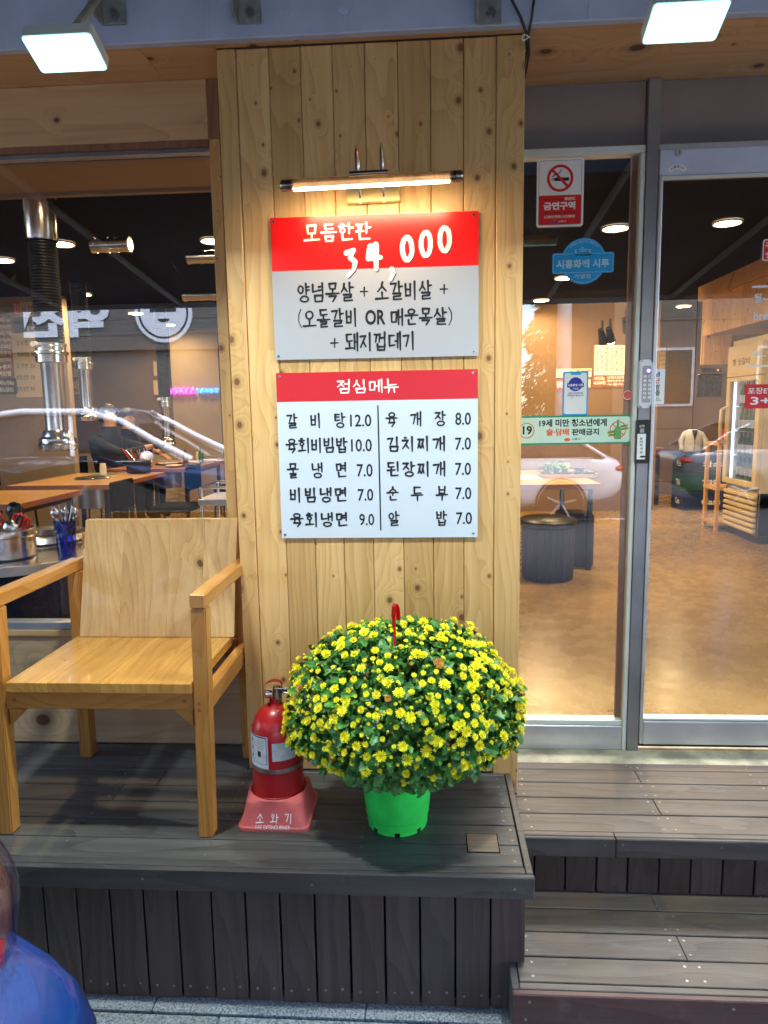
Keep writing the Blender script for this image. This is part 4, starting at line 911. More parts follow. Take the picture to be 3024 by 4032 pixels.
fin('prohibition_ring', bm, M['orange'], ag)

YR = YD+.0005
hc = thing('heating_notice', (.83, YR, 1.45), 'narrow white notice with blue and red letters beside the keypad lock', 'notice')
q = s6(884, 872, 974, 1092, YR); fin('card', prism(B(), rrect(*q, .003), YR-.0015, YR), M['white'], hc)
for i, (ch, m) in enumerate(zip('냉난방중', ('blueink', 'red', 'ink', 'ink'))): T(ch, *s6(916, 890+i*39, 946, 924+i*39, YR-.002), YR-.0019, M[m], hc, .025)
T('문을', *s6(920, 1052, 938, 1060, YR), YR-.0019, M['ink'], hc, .01); T('닫아주세요', *s6(904, 1064, 952, 1073, YR), YR-.0019, M['ink'], hc, .01)
tk = thing('takeout_notice', (1.35, YR, 1.4), 'red notice with white letters at the right edge of the door glass', 'notice')
q = s6(1475, 968, 1760, 1118, YR); fin('card', flat(B(), rrect(*q, .002, 2), YR-.001), M['signcrimson'], tk)
T('포장EVENT', *s6(1492, 988, 1745, 1028, YR), YR-.0013, M['white'], tk, .01); T('3+1', *s6(1508, 1046, 1680, 1095, YR), YR-.0013, M['white'], tk, .02)
tm = thing('opening_hours_lettering', (1.35, YR, 1.7), 'white opening hours lettering on the right of the door glass', 'lettering')
for s, l, t, r, b in (('월~금', 1530, 402, 1670, 462), ('break', 1528, 515, 1690, 567), ('토.일', 1518, 755, 1680, 798)): T(s, *s6(l, t, r, b, YR), YR-.0006, M['white'], tm, .025)
bm = B()
for l, t, r, b in ((1520, 352, 1760, 366), (1490, 849, 1760, 859)): q = s6(l, t, r, b, YR); flat(bm, [(q[0], q[2]), (q[1], q[2]), (q[1], q[3]), (q[0], q[3])], YR-.0006)
fin('rule_lines', bm, M['white'], tm)
ct = thing('red_crest_sticker', (1.35, YR, 1.9), 'small red and white crest sticker above the opening hours', 'sticker')
q = s6(1585, 65, 1700, 200, YR); fin('crest_border', flat(B(), rrect(*q, .008), YR-.0006), M['white'], ct); q = s6(1591, 72, 1694, 193, YR); fin('crest_field', flat(B(), rrect(*q, .007), YR-.0008), M['red'], ct)
T('청', *s6(1600, 80, 1685, 130, YR), YR-.0011, M['white'], ct, .03); T('숯', *s6(1600, 138, 1685, 185, YR), YR-.0011, M['white'], ct, .03)
rs = thing('round_red_sticker', (.74, YG, 1.45), 'faded round red sticker beside the post at lock height', 'sticker')
cc = s6(712, 1004, 776, 1068, YG); cx, cz, r_ = (cc[0]+cc[1])/2, (cc[2]+cc[3])/2, (cc[3]-cc[2])/2
fin('sticker_field', flat(B(), circ(cx, cz, r_, 28), YG-.0006), M['standred'], rs); fin('sticker_ring', ring(B(), cx, cz, r_*.8, r_*.9, YG-.0009), M['white'], rs)
c = at(1950+702*.6474, 2700+152*.6474, y=YG)
T('SECURIT', c.x-.013, c.x+.013, c.z-.004, c.z+.004, YG-.0003, M['ink'], tag(thing('glass_stamp', (c.x, YG, c.z-.01), 'small dark safety stamp near the bottom of the side light', 'stamp')), 0)

# ================================================================== ARMCHAIR
ch = thing('wooden_armchair', (-.98, -.15, D1), 'varnished wooden armchair on the dark deck under the window', 'armchair')
bv = .0035
def slant(nm, p0, p1, wx, wy, mat, par, dx=0):   # post from p0 to p1 (x,y,z = lower left front corner)
    bm = B(); a, b = Vector(p0), Vector(p1)
    hexa(bm, [a, a+Vector((wx, 0, 0)), a+Vector((wx, wy, 0)), a+Vector((0, wy, 0)), b, b+Vector((wx, 0, 0)), b+Vector((wx, wy, 0)), b+Vector((0, wy, 0))])
    bmesh.ops.bevel(bm, geom=bm.edges[:]+bm.verts[:], offset=bv, segments=2, affect='EDGES'); return fin(nm, bm, mat, par)
slant('leg', (-.700, -.415, D1), (-.686, -.415, 1.147), .045, .048, M['chair_z'], ch)
slant('leg', (-1.327, -.421, D1), (-1.307, -.418, 1.147), .047, .048, M['chair_z'], ch)
slant('leg', (-1.311, .068, D1), (-1.300, .060, 1.147), .046, .048, M['chair_z'], ch)
slant('leg', (-.694, .078, D1), (-.688, .064, 1.147), .045, .048, M['chair_z'], ch)
box('armrest', -.687, -.642, -.418, .115, 1.148, 1.190, M['chair_y'], ch, bv)
box('armrest', -1.308, -1.262, -.420, .115, 1.148, 1.190, M['chair_y'], ch, bv)
xe = [-1.252, -1.125, -.965, -.83, -.6925]
for i in range(4): box('seat_plank', xe[i]+.0001, xe[i+1]-.0001, -.427, .012, .895, .9255+.0002*(i % 2), M['chair_seat'], ch, .0015)
xe = [-1.238, -1.095, -.925, -.80, -.682]
for i in range(4):
    bm = B(); a, b = xe[i]+.0001, xe[i+1]-.0001; o_ = .0002*(i % 2)
    hexa(bm, [(a, -.002-o_, .927), (b, -.002-o_, .927), (b, .03, .927), (a, .03, .927), (a+.004, .098-o_, 1.331), (b+.004, .098-o_, 1.331), (b+.004, .13, 1.331), (a+.004, .13, 1.331)])
    bmesh.ops.bevel(bm, geom=bm.edges[:]+bm.verts[:], offset=.0012, segments=1, affect='EDGES'); fin('back_plank', bm, M['chair_back'], ch)
box('back_rail', -1.262, -.690, .075, .098, 1.02, 1.08, M['chair_x'], ch, bv)
box('back_rail', -1.262, -.690, .114, .134, 1.22, 1.28, M['chair_x'], ch, bv)
box('front_apron', -1.268, -.6925, -.409, -.384, .836, .8945, M['chair_x'], ch, bv)
box('rear_apron', -1.264, -.694, .072, .096, .836, .8945, M['chair_x'], ch, bv)
box('side_rail', -.688, -.652, -.366, .077, .822, .882, M['chair_y'], ch, bv)
box('side_rail', -1.300, -1.266, -.370, .067, .822, .882, M['chair_y'], ch, bv)
for s, x in ((1, -1.262), (-1, -.700)):
    fin('corner_brace', prism(B(), [(x, .835), (x+s*.075, .835), (x+s*.055, .835), (x, .782)], -.404, -.384), M['chair_x'], ch)
    fin('corner_brace', prism(B(), [(x, .835), (x+s*.065, .835), (x+s*.045, .835), (x, .785)], .073, .092), M['chair_x'], ch)

for x, z in ((-1.24, .865), (-.72, .865)):
    fin('wood_plug', prism(B(), circ(x, z, .006, 12), -.4094, -.4088), M['table_edge'], ch)
for x, z in ((-.676, .86), (-.676, .84), (-1.303, .86), (-1.303, .84)):
    fin('wood_plug', prism(B(), circ(x, z, .0055, 12), -.4156 if x > -1 else -.4212, -.4148 if x > -1 else -.4190), M['table_edge'], ch)

# ================================================================== FIRE EXTINGUISHER and its stand
EC = (-.482, -.268)
stn = thing('extinguisher_stand', (EC[0], EC[1], D1), 'faded red plastic stand lettered in white holding the fire extinguisher', 'stand')
bm = B(); N_ = 64; lay = []
def sq(t, w, n):
    c, s = cos(t), sin(t); r = (abs(c)**n+abs(s)**n)**(-1/n); return r*w*c, r*w*s
for w, n, z, k in ((.1105, 14, .0, 0), (.1105, 14, .010, 0), (.106, 11, .013, 0), (.0985, 9, .035, 0), (.0935, 7, .060, 0), (.092, 5, .078, 0), (.0925, 2.6, .088, 0), (.090, 2, .092, 0), (.086, 2, .090, 0), (.085, 2, .05, 0)):
    lay.append([bm.verts.new((EC[0]+sq(2*pi*i/N_+pi/N_, w, n)[0], EC[1]+sq(2*pi*i/N_+pi/N_, w, n)[1]*1.0, D1+z)) for i in range(N_)])
for a, b in zip(lay, lay[1:]):
    for i in range(N_): bm.faces.new((a[i], a[(i+1) % N_], b[(i+1) % N_], b[i]))
fin('stand_body', bm, M['standred'], stn, smooth=.55)
def slope(p): return (p.x, EC[1]-.1105-.0014+max(0, p.z-D1-.012)*.43, p.z)
def e7(l, t, r, b): return px(900+l*.339, 2600+t*.339, 900+r*.339, 2600+b*.339, -.372)
for s, l, r, sd in (('소', 318, 405, 1), ('화', 485, 575, 2), ('기', 650, 738, 3)): brush([(s, *e7(l, 1785, r, 1892))], 0, M['white'], stn, .05, conv=lambda p: slope(p), seed=sd, dz=0.00006)
T('FIRE EXTINGUISHER', *e7(315, 1908, 718, 1950), 0, M['white'], stn, .0, conv=slope)
fe = thing('fire_extinguisher', (EC[0], EC[1], D1+.035), 'red fire extinguisher with paper labels standing beside the flower pot', 'fire extinguisher')
fin('cylinder', lathe(B(), [(0, .0), (.074, .0), (.0805, .004), (.0815, .05), (.0795, .0505), (.0795, .215), (.0785, .235), (.074, .262), (.066, .285), (.052, .306), (.036, .318), (.022, .324), (.018, .33), (.018, .345), (0, .345)], (EC[0], EC[1], D1+.04), 48), M['extred'], fe, smooth=.5)
fin('base_band', lathe(B(), [(.0815, .0), (.0835, .001), (.0835, .030), (.0815, .031)], (EC[0], EC[1], D1+.062), 48), M['extred'], fe, smooth=.4)
zb = D1+.172
fin('strap', lathe(B(), [(.0798, 0), (.0818, 0), (.0818, .012), (.0798, .012)], (EC[0], EC[1], zb), 48), M['oldsteel'], fe, smooth=.4)
def wrap(nm, a0, a1, z0, z1, r, mat, par=None): return fin(nm, lathe(B(), [(r, z0), (r, z1)], (EC[0], EC[1], 0), 14, rad(a0), rad(a1)), mat, par or fe, smooth=1)
lb = wrap('instruction_label', 190, 262, zb+.014, zb+.118, .0802, M['label'])
wrap('label_border', 192, 259, zb+.112, zb+.116, .0804, M['labelblue'], lb); wrap('label_border', 192, 259, zb+.028, zb+.0295, .0804, M['labelblue'], lb)
wrap('label_border', 257.5, 259, zb+.028, zb+.113, .0804, M['labelblue'], lb)
for i in range(3): 
    for r_, m in ((.0804, 'labelblue'), (.0805, 'label')):
        g = .0 if m == 'labelblue' else .0012; wrap('pictogram', 206+g*600, 226-g*600, zb+.088-i*.026+g, zb+.108-i*.026-g, r_, M[m], lb)
    wrap('pictogram_figure', 212, 219, zb+.092-i*.026, zb+.103-i*.026, .0806, M['labelblue'], lb)
wrap('inspection_square', 234, 244, zb+.050, zb+.068, .0804, M['soil'], lb)
for i in range(6): wrap('small_print', 232, 254-3*(i % 2), zb+.101-i*.0055, zb+.1022-i*.0055, .0804, M['oldsteel'], lb)
wrap('blank_label', 271, 326, zb+.040, zb+.098, .0802, M['label'])
zt = D1+.04+.345; X, Y = EC
fin('valve_body', tube(B(), [(X+.006, Y, zt-.012), (X+.006, Y, zt+.038)], [.0155, .0125], 14), M['oldsteel'], fe, smooth=.6)
fin('gauge', tube(B(), [(X-.012, Y-.002, zt+.014), (X-.030, Y-.008, zt+.016)], [.0145, .0145], 20), M['chrome'], fe, smooth=.5)
def strip(nm, P, w, th, mat):   # bent sheet: P = list of (dx, dz), width across y
    bm = B(); prev = None
    for (dx, dz, ww) in P:
        q = [bm.verts.new((X+dx, Y-.010-ww/2, zt+dz)), bm.verts.new((X+dx, Y-.010+ww/2, zt+dz))]
        if prev: bm.faces.new((prev[0], q[0], q[1], prev[1]))
        prev = q
    bmesh.ops.solidify(bm, geom=bm.faces[:], thickness=th); return fin(nm, bm, mat, fe)
strip('carry_handle', [(.016, .040, .022), (.004, .034, .022), (-.008, .018, .024), (-.018, -.008, .024), (-.024, -.028, .022), (-.023, -.034, .014)], .02, .0025, M['standred'])
strip('lever', [(.024, .050, .016), (.018, .058, .022), (-.004, .060, .026), (-.022, .052, .026), (-.030, .044, .022)], .02, .0045, M['extred'])
strip('lever_cheek', [(.026, .056, .02), (.022, .030, .02), (.014, .012, .02)], .02, .003, M['oldsteel'])
fin('safety_pin', tube(B(), [(X+.004, Y-.024, zt+.040), (X+.046, Y-.022, zt+.036)], .0018, 8), M['chrome'], fe)
fin('pin_ring', tube(B(), [(X+.040+.013*cos(t), Y-.030, zt+.036+.008*sin(t)) for t in [k*pi/8 for k in range(16)]], .0013, 6, closed=True), M['chrome'], fe)
fin('hose', tube(B(), [(X+.015, Y+.006, zt+.020), (X+.045, Y+.02, zt+.012), (X+.078, Y+.035, zt-.04), (X+.088, Y+.04, zt-.12), (X+.087, Y+.04, zt-.22)], .0085, 10), M['rubber'], fe, smooth=1)

# ================================================================== CHRYSANTHEMUM in green pot
PC = Vector((-.103, -.300, D1))
pt = thing('flower_pot', PC, 'bright green plastic pot holding the yellow chrysanthemum', 'flower pot')
fin('pot_wall', lathe(B(), [(.0, .012), (.092, .012), (.0935, .0125), (.095, .036), (.0985, .040), (.104, .10), (.1095, .165), (.1125, .172), (.1135, .192), (.1085, .192), (.105, .165), (.09, .03), (0, .02)], PC, 56), M['pot'], pt, smooth=.5)
for i in range(8):
    a0 = 2*pi*i/8+.12; fin('pot_foot', lathe(B(), [(.084, .0), (.0925, .0), (.0935, .012), (.084, .012)], PC, 6, a0, a0+2*pi/8-.17), M['pot'], pt)
fin('soil', lathe(B(), [(0, .155), (.102, .150)], PC, 24), M['soil'], pt)
CC = Vector((-.082, -.295, .800)); RX, RY, RZ = .350, .285, .276
mum = thing('chrysanthemum', (PC.x, PC.y, D1+.155), 'round yellow chrysanthemum bush in full bloom in the green pot', 'flowering plant')
R = random.Random(11)
def dome(az, el, k=1.0):
    bump_ = 1+.035*noise.noise(Vector((cos(az)*2.2, sin(az)*2.2, el*2.5)))*2
    rz = RZ if el > 0 else .195
    c_ = cos(el) if el > -.55 else cos(.55)*(1-(-.55-el)*.75)
    return CC+Vector((RX*c_*cos(az), RY*c_*sin(az), rz*sin(el)))*k*bump_
def leafpts(L, Wd):
    o = [(0, 0), (.30, .16), (.38, .38), (.26, .44), (.42, .62), (.28, .72), (.22, .90), (0, 1)]
    return [(x*Wd, y*L) for x, y in o]
V, Fc = [], []
def addleaf(V, Fc, p, d, n, L, Wd, fold=.25):
    d = d.normalized(); s = d.cross(n).normalized(); n = s.cross(d).normalized(); b0 = len(V); o = leafpts(L, Wd)
    for x, y in o: V.append(p+d*y - n*(y/L)**2*L*.28)
    for sg in (1, -1):
        i0 = len(V)
        for x, y in o[1:-1]: V.append(p+s*(x*sg)+d*y+n*(abs(x)*fold-(y/L)**2*L*.28))
        for i in range(len(o)-1):
            A_, B_ = b0+i, b0+i+1
            ci = [A_, B_] + ([i0+i] if i < len(o)-2 else []) + ([i0+i-1] if i > 0 else [])
            if len(ci) > 2: Fc.append(ci if sg > 0 else ci[::-1])
def rdir():
    while 1:
        v = Vector((R.uniform(-1, 1), R.uniform(-1, 1), R.uniform(-1, 1)))
        if .1 < v.length < 1: return v.normalized()
LM = []
for k in range(3):
    v, f = [], []; addleaf(v, f, Vector(), Vector((0, 1, 0)), Vector((0, 0, 1)), .040+.004*k, .040, .2+.15*k)
    me = bpy.data.meshes.new('leaf'); me.from_pydata([tuple(q) for q in v], [], f); me.materials.append(M['leaf']); LM.append(me)
for k in range(6200):
    az = R.uniform(-pi, pi); u = R.random()
    el = math.asin(R.uniform(-.78, 1)); dep = 1-abs(R.gauss(0, .10))-.02
    if el < -.3: dep = min(dep, .98)
    p = dome(az, el, dep); out = (p-CC).normalized()
    d = (out*.35+rdir()*.8+Vector((0, 0, -.25 if el < .2 else .05))); n = (out*1.0+rdir()*.7+Vector((0, 0, .5))).normalized()
    addleaf(V, Fc, p, d, n, R.uniform(.018, .036)*(1.25 if el < -.1 else 1), R.uniform(.018, .034)*(1.2 if el < -.1 else 1))
for k in range(170):   # skirt of lower leaves reaching the pot
    az = R.uniform(-pi, pi); t = R.random(); r = .07+.20*t; p = PC+Vector((r*cos(az)*1.15+.02, r*sin(az), .205+.13*t+R.uniform(-.03, .05)))
    addleaf(V, Fc, p, Vector((cos(az), sin(az), -.5))+rdir()*.5, Vector((cos(az)*.4, sin(az)*.4, 1))+rdir()*.5, R.uniform(.03, .046), R.uniform(.03, .044))
me = bpy.data.meshes.new('leaves'); me.from_pydata([tuple(v-CC) for v in V], [], Fc); me.materials.append(M['leaf'])
tag(link('leaves', me, CC, mum), kind='stuff')
bmS = B()
for k in range(60):
    az, el = R.uniform(-pi, pi), R.uniform(-.5, 1.5); p = dome(az, el, .93); b = PC+Vector((R.uniform(-.05, .05), R.uniform(-.05, .05), .155))
    tube(bmS, [b, b.lerp(p, .5)+Vector((0, 0, -.01)), p], [.003, .002, .0014], 5)
fin('stems', bmS, M['stem'], mum, kind='stuff')
def flowermesh(k):
    v, f = [], []; r = random.Random(k)
    for n, r0, r1, w, zt_, z0 in ((15, .12, 1.0, .40, .12, .02), (13, .10, .82, .36, .34, .06), (11, .06, .60, .30, .55, .12), (8, .03, .34, .22, .62, .2)):
        for i in range(n):
            a = 2*pi*(i+r.uniform(-.2, .2))/n; c, s = cos(a), sin(a); L = r1*r.uniform(.85, 1.05); b0 = len(v); zt2 = zt_*r.uniform(.7, 1.3)
            for rr, ww, zz_ in ((r0, w*.25, z0), (L*.62, w*.6, z0+zt2*.35), (L*.93, w*.38, zt2), (L, .0, zt2*1.02)):
                for sg in ((1, -1) if ww else (0,)): v.append(((c*rr-s*ww*sg*.5)*.0165, (s*rr+c*ww*sg*.5)*.0165, zz_*.0165))
            f += [(b0, b0+2, b0+3, b0+1), (b0+2, b0+4, b0+5, b0+3), (b0+4, b0+6, b0+5)]
    me = bpy.data.meshes.new('flower'); me.from_pydata(v, [], f); me.materials.append(M['petal']); return me
FM = [flowermesh(k) for k in range(4)]
wilt = flowermesh(9); wilt.materials.clear(); wilt.materials.append(simple('wilted_petals', (.55, .26, .04), .6))
spots = []
def tryspot(az, el, mind):
    p = dome(az, el, 1.035)
    if p.y > -.03: return
    for q in spots:
        if (q[0]-p).length < mind: return
    spots.append((p, az, el))
R2 = random.Random(5); tries = 0
while len(spots) < 460 and tries < 60000:
    tries += 1
    az = R2.uniform(-pi-.25, .25); s_ = R2.uniform(-.62, 1.0); el = math.asin(s_)
    if s_ < -.05 and R2.random() < .55+abs(s_)*.4: continue
    if spots and R2.random() < .42:
        q = spots[R2.randrange(len(spots))]; az = q[1]+R2.gauss(0, .09); el = min(1.5, q[2]+R2.gauss(0, .09))
        if el > -.7: tryspot(az, el, .015)
    else: tryspot(az, el, .023)
spots.sort(key=lambda q: (q[0]-CAM).length); FV, FF = [], []
for i, (p, az, el) in enumerate(spots):
    if i >= 298:
        n = ((p-CC).normalized()+rdir()*.28+Vector((0, -.15, .35))).normalized(); mq = n.to_track_quat('Z', 'Y').to_matrix(); s_ = R2.choice((.4, .5, .6, .8, 1)); b0 = len(FV); src = FM[i % 4]
        FV += [tuple(p-CC+mq @ (v.co*s_)) for v in src.vertices]; FF += [[b0+k for k in pl_.vertices] for pl_ in src.polygons]; continue
    o = bpy.data.objects.new('flower', FM[i % 4] if i % 37 != 5 else wilt); COL.objects.link(o); o.parent = mum; o.location = p-WL[mum.name]
    n = ((p-CC).normalized()*1.0+rdir()*.28+Vector((0, -.15, .35))).normalized()
    o.rotation_mode = 'QUATERNION'; o.rotation_quaternion = n.to_track_quat('Z', 'Y')
    s_ = .94*R2.choice((.36, .45, .55, .65, .75, .85, 1.0, 1.15)); o.scale = (s_, s_, s_*R2.uniform(.8, 1.3))
me = bpy.data.meshes.new('flowers'); me.from_pydata(FV, [], FF); me.materials.append(simple('yellow_petals_plain', (.92, .80, .012), .55)); tag(link('flowers', me, CC, mum), kind='stuff')
bmB = B()
for k in range(620):
    az = R.uniform(-pi-.3, .3); el = math.asin(R.uniform(-.72, 1)); p = dome(az, el, R.uniform(.97, 1.05))
    n = ((p-CC).normalized()+rdir()*.3+Vector((0, 0, .4))).normalized(); s_ = R.uniform(.0028, .0052)
    tube(bmB, [p-n*.02, p-n*s_*.8, p, p+n*s_*.8], [.0008, s_*.6, s_, s_*.45], 6)
fin('buds', bmB, M['bud'], mum, kind='stuff')
for k in range(290):
    az = R.uniform(-pi, .0); el = math.asin(R.uniform(-.70, .95)); p = dome(az, el, R.uniform(.98, 1.01)); out = (p-CC).normalized()
    o = bpy.data.objects.new('leaf', LM[k % 3]); COL.objects.link(o); o.parent = mum; o.location = p-WL[mum.name]
    d = (rdir()*.9+out*.3+Vector((0, 0, -.5))).normalized(); n = (out+rdir()*.35+Vector((0, -.1, .3))).normalized()
    s = d.cross(n).normalized(); n = s.cross(d)
    o.rotation_mode = 'QUATERNION'; o.rotation_quaternion = Matrix((s, d, n)).transposed().to_quaternion(); q = R.uniform(.55, 1.0); o.scale = (q, q, q)
hk = at(900+870*.7535, 2300+180*.7535, y=-.30)
pts = [at(900+x*.7535, 2300+y*.7535, y=-.45) for x, y in ((868, 320), (868, 250), (862, 160), (864, 118), (874, 101), (882, 118), (886, 150), (887, 188))]
bm = B(); prev = None
for i, p in enumerate(pts):
    w = .006 if i < 2 else .0115
    q = [bm.verts.new(p+Vector((-w*.55, .004*(i > 3), 0))), bm.verts.new(p+Vector((w*.55, -.006, 0)))]
    if prev: bm.faces.new((prev[0], q[0], q[1], prev[1]))
    prev = q
bmesh.ops.solidify(bm, geom=bm.faces[:], thickness=.0035)
tag(fin('plant_hook', bm, M['hookred']), 'red plastic hanging hook sticking out of the yellow flowers', 'hook')

# ================================================================== INTERIOR
def lathe_thing(nm, prof, c, mat, lab, cat, seg=28, group=None): return tag(fin(nm, lathe(B(), prof, c, seg), mat, smooth=.6), lab, cat, group)
LW = (1, .72, .38)
def downlight(x, y, z, lab, e=3.3):
    t = thing('ceiling_downlight', (x, y, z), lab, 'ceiling light', 'warm round ceiling lights')
    fin('trim_ring', lathe(B(), [(.084, .0), (.098, -.004), (.100, .0), (.100, .012)], (x, y, z), 28), M['white'], t, smooth=.5)
    fin('light_disc', lathe(B(), [(0, -.001), (.085, -.001)], (x, y, z), 24), M['disc'], t)
    L = bpy.data.lights.new('downlight_glow', 'AREA'); L.shape = 'DISK'; L.size = .12; L.energy = e; L.color = LW; L.spread = rad(160)
    o = bpy.data.objects.new('downlight_glow', L); COL.objects.link(o); o.parent = t; o.location = (0, 0, -.012)
DL = [(1.39, 3.17, 'above the tray table, nearest the side light'), (1.39, 5.13, 'second in the row behind the round blue sticker'), (1.39, 6.6, 'third in the row behind the side light'), (1.45, 8.1, 'farthest in the row behind the side light'),
      (2.17, 3.12, 'brightest behind the sliding door'), (3.37, 6.12, 'above the wooden fridge cabinet'), (3.37, 7.43, 'farthest behind the sliding door, over the crates'),
      (-1.80, 1.30, 'just inside the shop window head'), (-2.77, 3.10, 'large one behind the front exhaust duct'), (-3.53, 3.57, 'at the left edge of the shop window'), (-3.70, 5.3, 'above the diners at mid window'),
      (-3.73, 6.79, 'in front of the mirrored shop lettering'), (-3.76, 8.03, 'farthest down the left row by the round emblem'), (-2.48, 5.5, 'low right of the shop window'), (-1.61, 3.16, 'at the right edge of the shop window'), (-1.2, 5.6, 'hidden behind the pillar'), (.2, 4.4, 'behind the pillar near the side light')]
for x, y, l in DL: downlight(x, y, 3.0 if y > 1.9 else 2.985, 'warm round downlight '+l, 1.9 if x < -.5 else 3.3)

def stick(bm, a, b, r): tube(bm, [a, b], r, 6)
def table(nm, x0, x1, y0, y1, lab, grill=True, legs=True):
    t = thing(nm, ((x0+x1)/2, (y0+y1)/2, FL), lab, 'table', 'wooden dining tables')
    box('table_top', x0, x1, y0, y1, 1.052, 1.09, M['table'], t, .002)
    box('table_edge', x0-.004, x0-.0005, y0-.004, y1+.004, 1.048, 1.0895, M['table_edge'], t); box('table_edge', x1+.0005, x1+.004, y0-.004, y1+.004, 1.048, 1.0895, M['table_edge'], t)
    box('table_edge', x0, x1, y0-.004, y0-.0005, 1.048, 1.0895, M['table_edge'], t)
    for x in (x0+.05, x1-.09):
        for y in (y0+.06, y1-.10): box('leg', x, x+.04, y, y+.04, FL, 1.047, M['black'], t, .003)
        box('under_rail', x+.005, x+.035, y0+.10, y1-.10, 1.005, 1.045, M['black'], t)
    if grill:
        cx, cy = (x0+x1)/2, (y0+y1)/2
        fin('grill_rim', lathe(B(), [(.15, .0), (.17, .006), (.16, .012), (.13, .004)], (cx, cy, 1.0905), 32), M['chrome'], t, smooth=.6)
        fin('grill_plate', lathe(B(), [(0, .003), (.13, .003)], (cx, cy, 1.0905), 28), M['black'], t)
        fin('burner_drum', lathe(B(), [(.15, 0), (.15, .22), (0, .22)][::-1], (cx, cy, .80), 24), M['steel_dark'], t, smooth=.6)
    return t
table('dining_table', -3.82, -2.85, 3.80, 5.15, 'wooden grill table under the second exhaust duct with a stack of paper cups')
table('dining_table', -4.2, -2.92, 2.47, 3.42, 'wooden grill table nearest the window under the big exhaust duct')
table('dining_table', -3.75, -2.74, 5.62, 7.06, 'wooden table where the two diners sit')
table('dining_table', .30, 1.405, 3.45, 4.82, 'wooden table with a food tray behind the side light', grill=False)
table('dining_table', -7.2, -4.7, 3.9, 5.1, 'long wooden counter table at the far left of the window', grill=False)

def duct(x, y, zb, top, r, lab, big=False):
    t = thing('exhaust_duct', (x, y, zb), lab, 'exhaust duct', 'exhaust ducts hanging over the tables')
    k = (2.2-1.45)*.0+.62*r/.085
    z1 = zb+.12*r/.085; z2 = zb+k
    fin('suction_hood', lathe(B(), [(r*.98, .0), (r*1.22, .012), (r*1.28, .04), (r*1.2, .055), (r*1.2, .075), (r*.98, .09), (r*.92, .12), (r*.85, .13), (r*.8, .02)], (x, y, zb), 28), M['chrome'], t, smooth=.5)
    fin('steel_pipe', lathe(B(), [(r*.72, .11), (r*.72, k*.75), (r*.74, k*.75+.004), (r*.74, k)], (x, y, zb), 28), M['chrome'], t, smooth=.5)
    fin('damper_collar', lathe(B(), [(r*.76, 0), (r*1.0, .006), (r*1.0, .05), (r*1.1, .055), (r*1.1, .068), (r*.96, .074), (r*.96, .10), (r*1.02, .105), (r*1.02, .12), (r*.76, .13)], (x, y, z2-.12*r/.085), 28), M['chrome'], t, smooth=.4)
    fin('damper_knob', tube(B(), [(x-r*.5, y-r*.9, z2-.02), (x-r*.55, y-r*1.25, z2-.02)], [.02, .016], 12), M['white'], t)
    n = int((top-z2)/.018); pr = []
    for i in range(n): pr += [(r*.80, i*.018), (r*.93, i*.018+.007), (r*.93, i*.018+.011)]
    fin('flexible_hose', lathe(B(), [(r*.8*(a/r/.8), b) for a, b in pr], (x, y, z2), 20), M['duct'], t, smooth=.3)
    if big: fin('top_collar', lathe(B(), [(r*1.0, 0), (r*1.04, .01), (r*1.06, .25), (r*1.2, .26), (r*1.16, .27), (0, .27)], (x, y, top), 28), M['chrome'], t, smooth=.4)
    else: fin('top_collar', lathe(B(), [(r*1.0, 0), (r*1.0, .12), (0, .12)], (x, y, top), 20), M['duct'], t, smooth=.4)
a = at(232, 1776, y=2.0); duct(a.x, 2.0, 1.49, 2.76, .092, 'large steel exhaust duct hanging over the nearest grill table', True)
a = at(348, 1665, y=4.6); duct(a.x, 4.6, 1.66, 3.0, .085, 'slim exhaust duct over the table with paper cups')
a = at(662, 1776, y=6.4); duct(a.x, 6.4, 1.30, 3.0, .085, 'exhaust duct hanging over the diners table at the right')
# ceiling ducts
for (l, t_, r, b, yy, lab) in ((635, 60, 895, 160, 2.2, 'short horizontal silver duct under the dark ceiling at mid window'), (1290, 150, 1560, 235, 2.6, 'horizontal silver duct at the right of the window'), (1260, 420, 1600, 490, 4.2, 'lower horizontal silver duct at the right of the window')):
    p, q = at(l*.5727, 900+((t_+b)/2+8)*.5727, y=yy), at(r*.5727, 900+((t_+b)/2-2)*.5727, y=yy); rr = abs(at(600, 900+t_*.5727, y=yy).z-at(600, 900+b*.5727, y=yy).z)/2
    t = thing('ceiling_duct', p, lab, 'ceiling duct', 'horizontal ceiling ducts')
    fin('duct_pipe', tube(B(), [p, q], rr, 20), M['chrome'], t, smooth=.6)
    for f_ in (.05, .38, .62, .95): m_ = p.lerp(q, f_); fin('duct_band', tube(B(), [m_-Vector((.012, 0, 0)), m_+Vector((.012, 0, 0))], rr*1.07, 20), M['chrome'], t, smooth=.5)
box('ceiling_bulkhead', -8, .28, 1.875, 1.91, 2.98, 3.3, M['plaster'], kind='structure')

